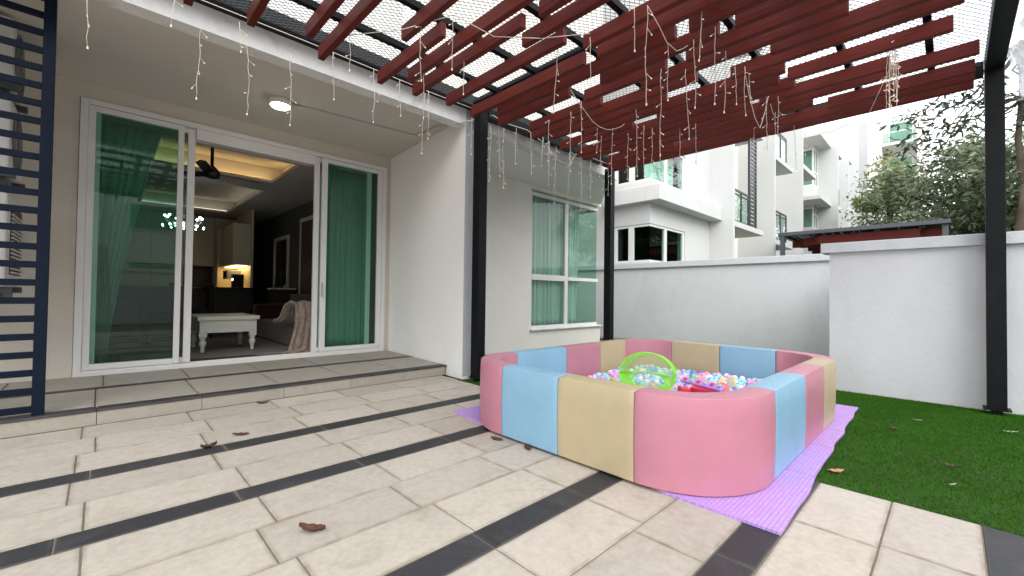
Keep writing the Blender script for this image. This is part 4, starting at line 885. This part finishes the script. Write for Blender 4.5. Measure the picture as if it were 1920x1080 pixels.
# ------------------------------------------------------------------ trees
def leafmat(name,c1,c2,tr=.35):
    m=bpy.data.materials.new(name); m.use_nodes=True; t=m.node_tree; N=t.nodes; L=t.links; N.clear()
    o=N.new('ShaderNodeOutputMaterial'); g=N.new('ShaderNodeNewGeometry'); tc=N.new('ShaderNodeTexCoord'); nz=N.new('ShaderNodeTexNoise'); nz.inputs['Scale'].default_value=.9; nz.inputs['Detail'].default_value=5
    L.new(tc.outputs['Object'],nz.inputs['Vector']); r=N.new('ShaderNodeValToRGB'); r.color_ramp.elements[0].position=.38; r.color_ramp.elements[1].position=.66
    r.color_ramp.elements[0].color=(*c1,1); r.color_ramp.elements[1].color=(*c2,1); ad=N.new('ShaderNodeMath'); ad.operation='MULTIPLY_ADD'; ad.inputs[1].default_value=.25; L.new(g.outputs['Random Per Island'],ad.inputs[0]); L.new(nz.outputs['Fac'],ad.inputs[2])
    sb_=N.new('ShaderNodeMath'); sb_.operation='SUBTRACT'; sb_.inputs[1].default_value=.12; L.new(ad.outputs[0],sb_.inputs[0]); L.new(sb_.outputs[0],r.inputs[0])
    d=N.new('ShaderNodeBsdfPrincipled'); d.inputs['Roughness'].default_value=.42; d.inputs['Specular IOR Level'].default_value=.5; L.new(r.outputs[0],d.inputs['Base Color'])
    tl=N.new('ShaderNodeBsdfTranslucent'); L.new(r.outputs[0],tl.inputs[0]); mx=N.new('ShaderNodeMixShader'); mx.inputs[0].default_value=tr; L.new(d.outputs[0],mx.inputs[1]); L.new(tl.outputs[0],mx.inputs[2]); L.new(mx.outputs[0],o.inputs[0]); return m
LM1=leafmat('broad_leaf_green',(.06,.105,.045),(.36,.40,.26),.3); LM2=leafmat('dark_leaf_green',(.025,.045,.025),(.07,.10,.05)); LM3=leafmat('yellow_leaf_green',(.10,.15,.03),(.26,.30,.08))
def leaves(centers, n_per, spread, size, seed, flat=.5):
    r=np.random.default_rng(seed); c=np.repeat(np.array(centers),n_per,0); N=len(c)
    sp=np.array(spread); P=c+r.normal(0,1,(N,3))*sp
    a=r.uniform(0,6.283,N); el=r.normal(-.25,flat,N); D=np.c_[np.cos(a)*np.cos(el),np.sin(a)*np.cos(el),np.sin(el)]
    U=np.cross(D,r.normal(0,1,(N,3))*[.5,.5,1]+[0,0,.8]); U/=np.linalg.norm(U,axis=1)[:,None]; s=(size*r.uniform(.6,1.25,N))[:,None]
    W_=np.cross(U,D)
    V=np.zeros((N,6,3)); V[:,0]=P; V[:,1]=P+D*s*.35+U*s*.17; V[:,2]=P+D*s*.75+U*s*.12; V[:,3]=P+D*s-W_*s*.1; V[:,4]=P+D*s*.75-U*s*.12; V[:,5]=P+D*s*.35-U*s*.17
    return V.reshape(-1,3), np.arange(N*6).reshape(-1,6)
def limb(mb,a,b,r0,r1,seed,wob=.12,n=6):
    r=random.Random(seed); pts=[];rs_=[]
    for i in range(n+1):
        k=i/n; p=Vector(a).lerp(Vector(b),k); 
        if 0<i<n: p+=Vector((r.uniform(-1,1),r.uniform(-1,1),r.uniform(-1,1)))*wob
        pts.append(p); rs_.append(r0*(1-k)+r1*k)
    mb.tube(pts,r0,8,rs_); return pts
def tree(name,label,base,top,r0,ends,centers,n_per,spread,size,m,seed,grp='trees beyond the boundary wall'):
    t=thing(name,label,'tree',base,grp); mb=MB(); limb(mb,(base[0],base[1],-.1),top,r0,r0*.55,seed); mb.build('trunk',M['trunk'],t)
    mb=MB()
    for i,e in enumerate(ends): limb(mb,top if i%3 else tuple(Vector(base).lerp(Vector(top),.8)),e,r0*.42,r0*.08,seed+i+1,.15)
    mb.build('limbs',M['trunk'],t)
    V,F=leaves(centers,n_per,spread,size,seed); V=V-np.array(base)
    o=bpy.data.objects.new('crown',npmesh('crown',V,F,m)); C.objects.link(o); o.parent=t; return t
def ell(n,c,r,seed,low=-1.0,shell=.55):
    rg=random.Random(seed); out=[]
    while len(out)<n:
        p=Vector((rg.uniform(-1,1),rg.uniform(-1,1),rg.uniform(-1,1)))
        if p.length<=1 and p.length>shell*rg.random() and p.z>low:
            q=(c[0]+p.x*r[0],c[1]+p.y*r[1],c[2]+p.z*r[2])
            if noise.noise(Vector(q)*.75)>-.06: out.append(q)
    return out
cA=ell(165,(24,-.7,4.9),(3.2,3.5,2.3),11); 
tree('broadleaf_tree','wide dense green tree behind the neighbouring pergola',(24.5,-1.3,0),(24.2,-1.2,3.6),.22,cA[:26],cA,95,(.38,.38,.19),.26,LM1,21)
cB=ell(60,(20.5,-3.3,4.4),(2.2,2.0,2.0),12)
tree('broadleaf_tree','green tree with curved trunk right of the large pergola post',(18.2,-1.17,0),(18.6,-1.45,4.3),.16,cB[:9],cB,90,(.4,.4,.25),.22,LM1,31)
cC=[(19,.55,6.35),(19,.2,6.1),(18.8,.9,6.0),(19.2,-.1,6.55),(19,-.6,6.9),(18.8,-.35,6.3),(19.1,.6,7.1),(18.9,.1,7.3),(19,-.5,7.6),(19.1,-1.0,7.2),(18.9,-1.3,6.2),(19,-1.6,6.8),(19.2,-1.8,7.9),(18.9,-2.2,7.1),(19,-2.6,6.0),(19.1,-2.0,5.2),(19,1.0,7.0),(19.1,.3,5.6)]
tree('tall_tree','tall thin trunked tree with sparse dark leaf sprays against the white sky',(19.2,-1.42,0),(19.1,-1.45,8.6),.10,cC,cC,42,(.33,.30,.10),.24,LM2,41)
cD=ell(34,(27.5,2.2,6.2),(1.4,1.0,1.7),14)
tree('young_tree','yellow green leafy tree at the left edge of the large tree',(27.5,2.1,0),(27.5,2.1,5.0),.10,cD[:10],cD,80,(.35,.35,.25),.24,LM3,51)
cE=ell(150,(32,-5.5,5.0),(4,5,3.0),15)
tree('broadleaf_tree','darker tree further back at the right edge of the picture',(32,-5,0),(32,-5,4),.2,cE[:16],cE,60,(.55,.55,.35),.3,LM2,61)

# ------------------------------------------------------------------ what stands behind the camera (seen in the panes)
bw2=thing('boundary_wall','white rear boundary wall opposite the porch, mirrored in the window panes','wall',(0,-5,0)); MB().box(-6,5.9,-5.2,-5.0,-.05,1.6).build('wall_panel',M['wallgrey'],bw2); MB().box(-6,5.9,-5.25,-4.95,1.6,1.7).build('coping',M['coping'],bw2)
op=thing('row_building','white row of houses opposite, mirrored in the window panes','building',(4,-19,0))
MB().box(-16,26,-24,-19,-.05,7.5).build('wall',M['wallwhite'],op)
for i in range(8):
    for z in (1.2,4.4):
        f=MB().box(-14+i*5,-11.6+i*5,-18.99,-18.93,z,z+1.5).build('window_frame',M['frame'],op); MB().box(-13.9+i*5,-11.7+i*5,-18.925,-18.90,z+.1,z+1.4).build('pane',M['glassdark'],f)
    MB().box(-15.3+i*5,-15.1+i*5,-18.99,-18.2,-.05,7.5).build('fin',M['wallwhite'],op)
for i,(tx,ty) in enumerate(((-3,-9),(5,-10),(11,-9),(-9,-8),(17,-9))):
    cc=ell(60,(tx,ty,4.2),(2.4,2.0,2.2),70+i); tree('broadleaf_tree',['round tree','spreading tree','bushy tree','leaning tree','tall tree'][i]+' beyond the rear wall, mirrored in the window panes',(tx,ty,0),(tx,ty,3),.16,cc[:8],cc,50,(.45,.45,.35),.3,LM1,80+i,'trees opposite the porch')
MB().box(-60,PX0-.01,-60,60,-.055,-.012).build('side_ground', M['grout'], kind='structure')
MB().box(PX0,2.86,-60,-1.61,-.055,-.012).build('front_ground', M['grout'], kind='structure')
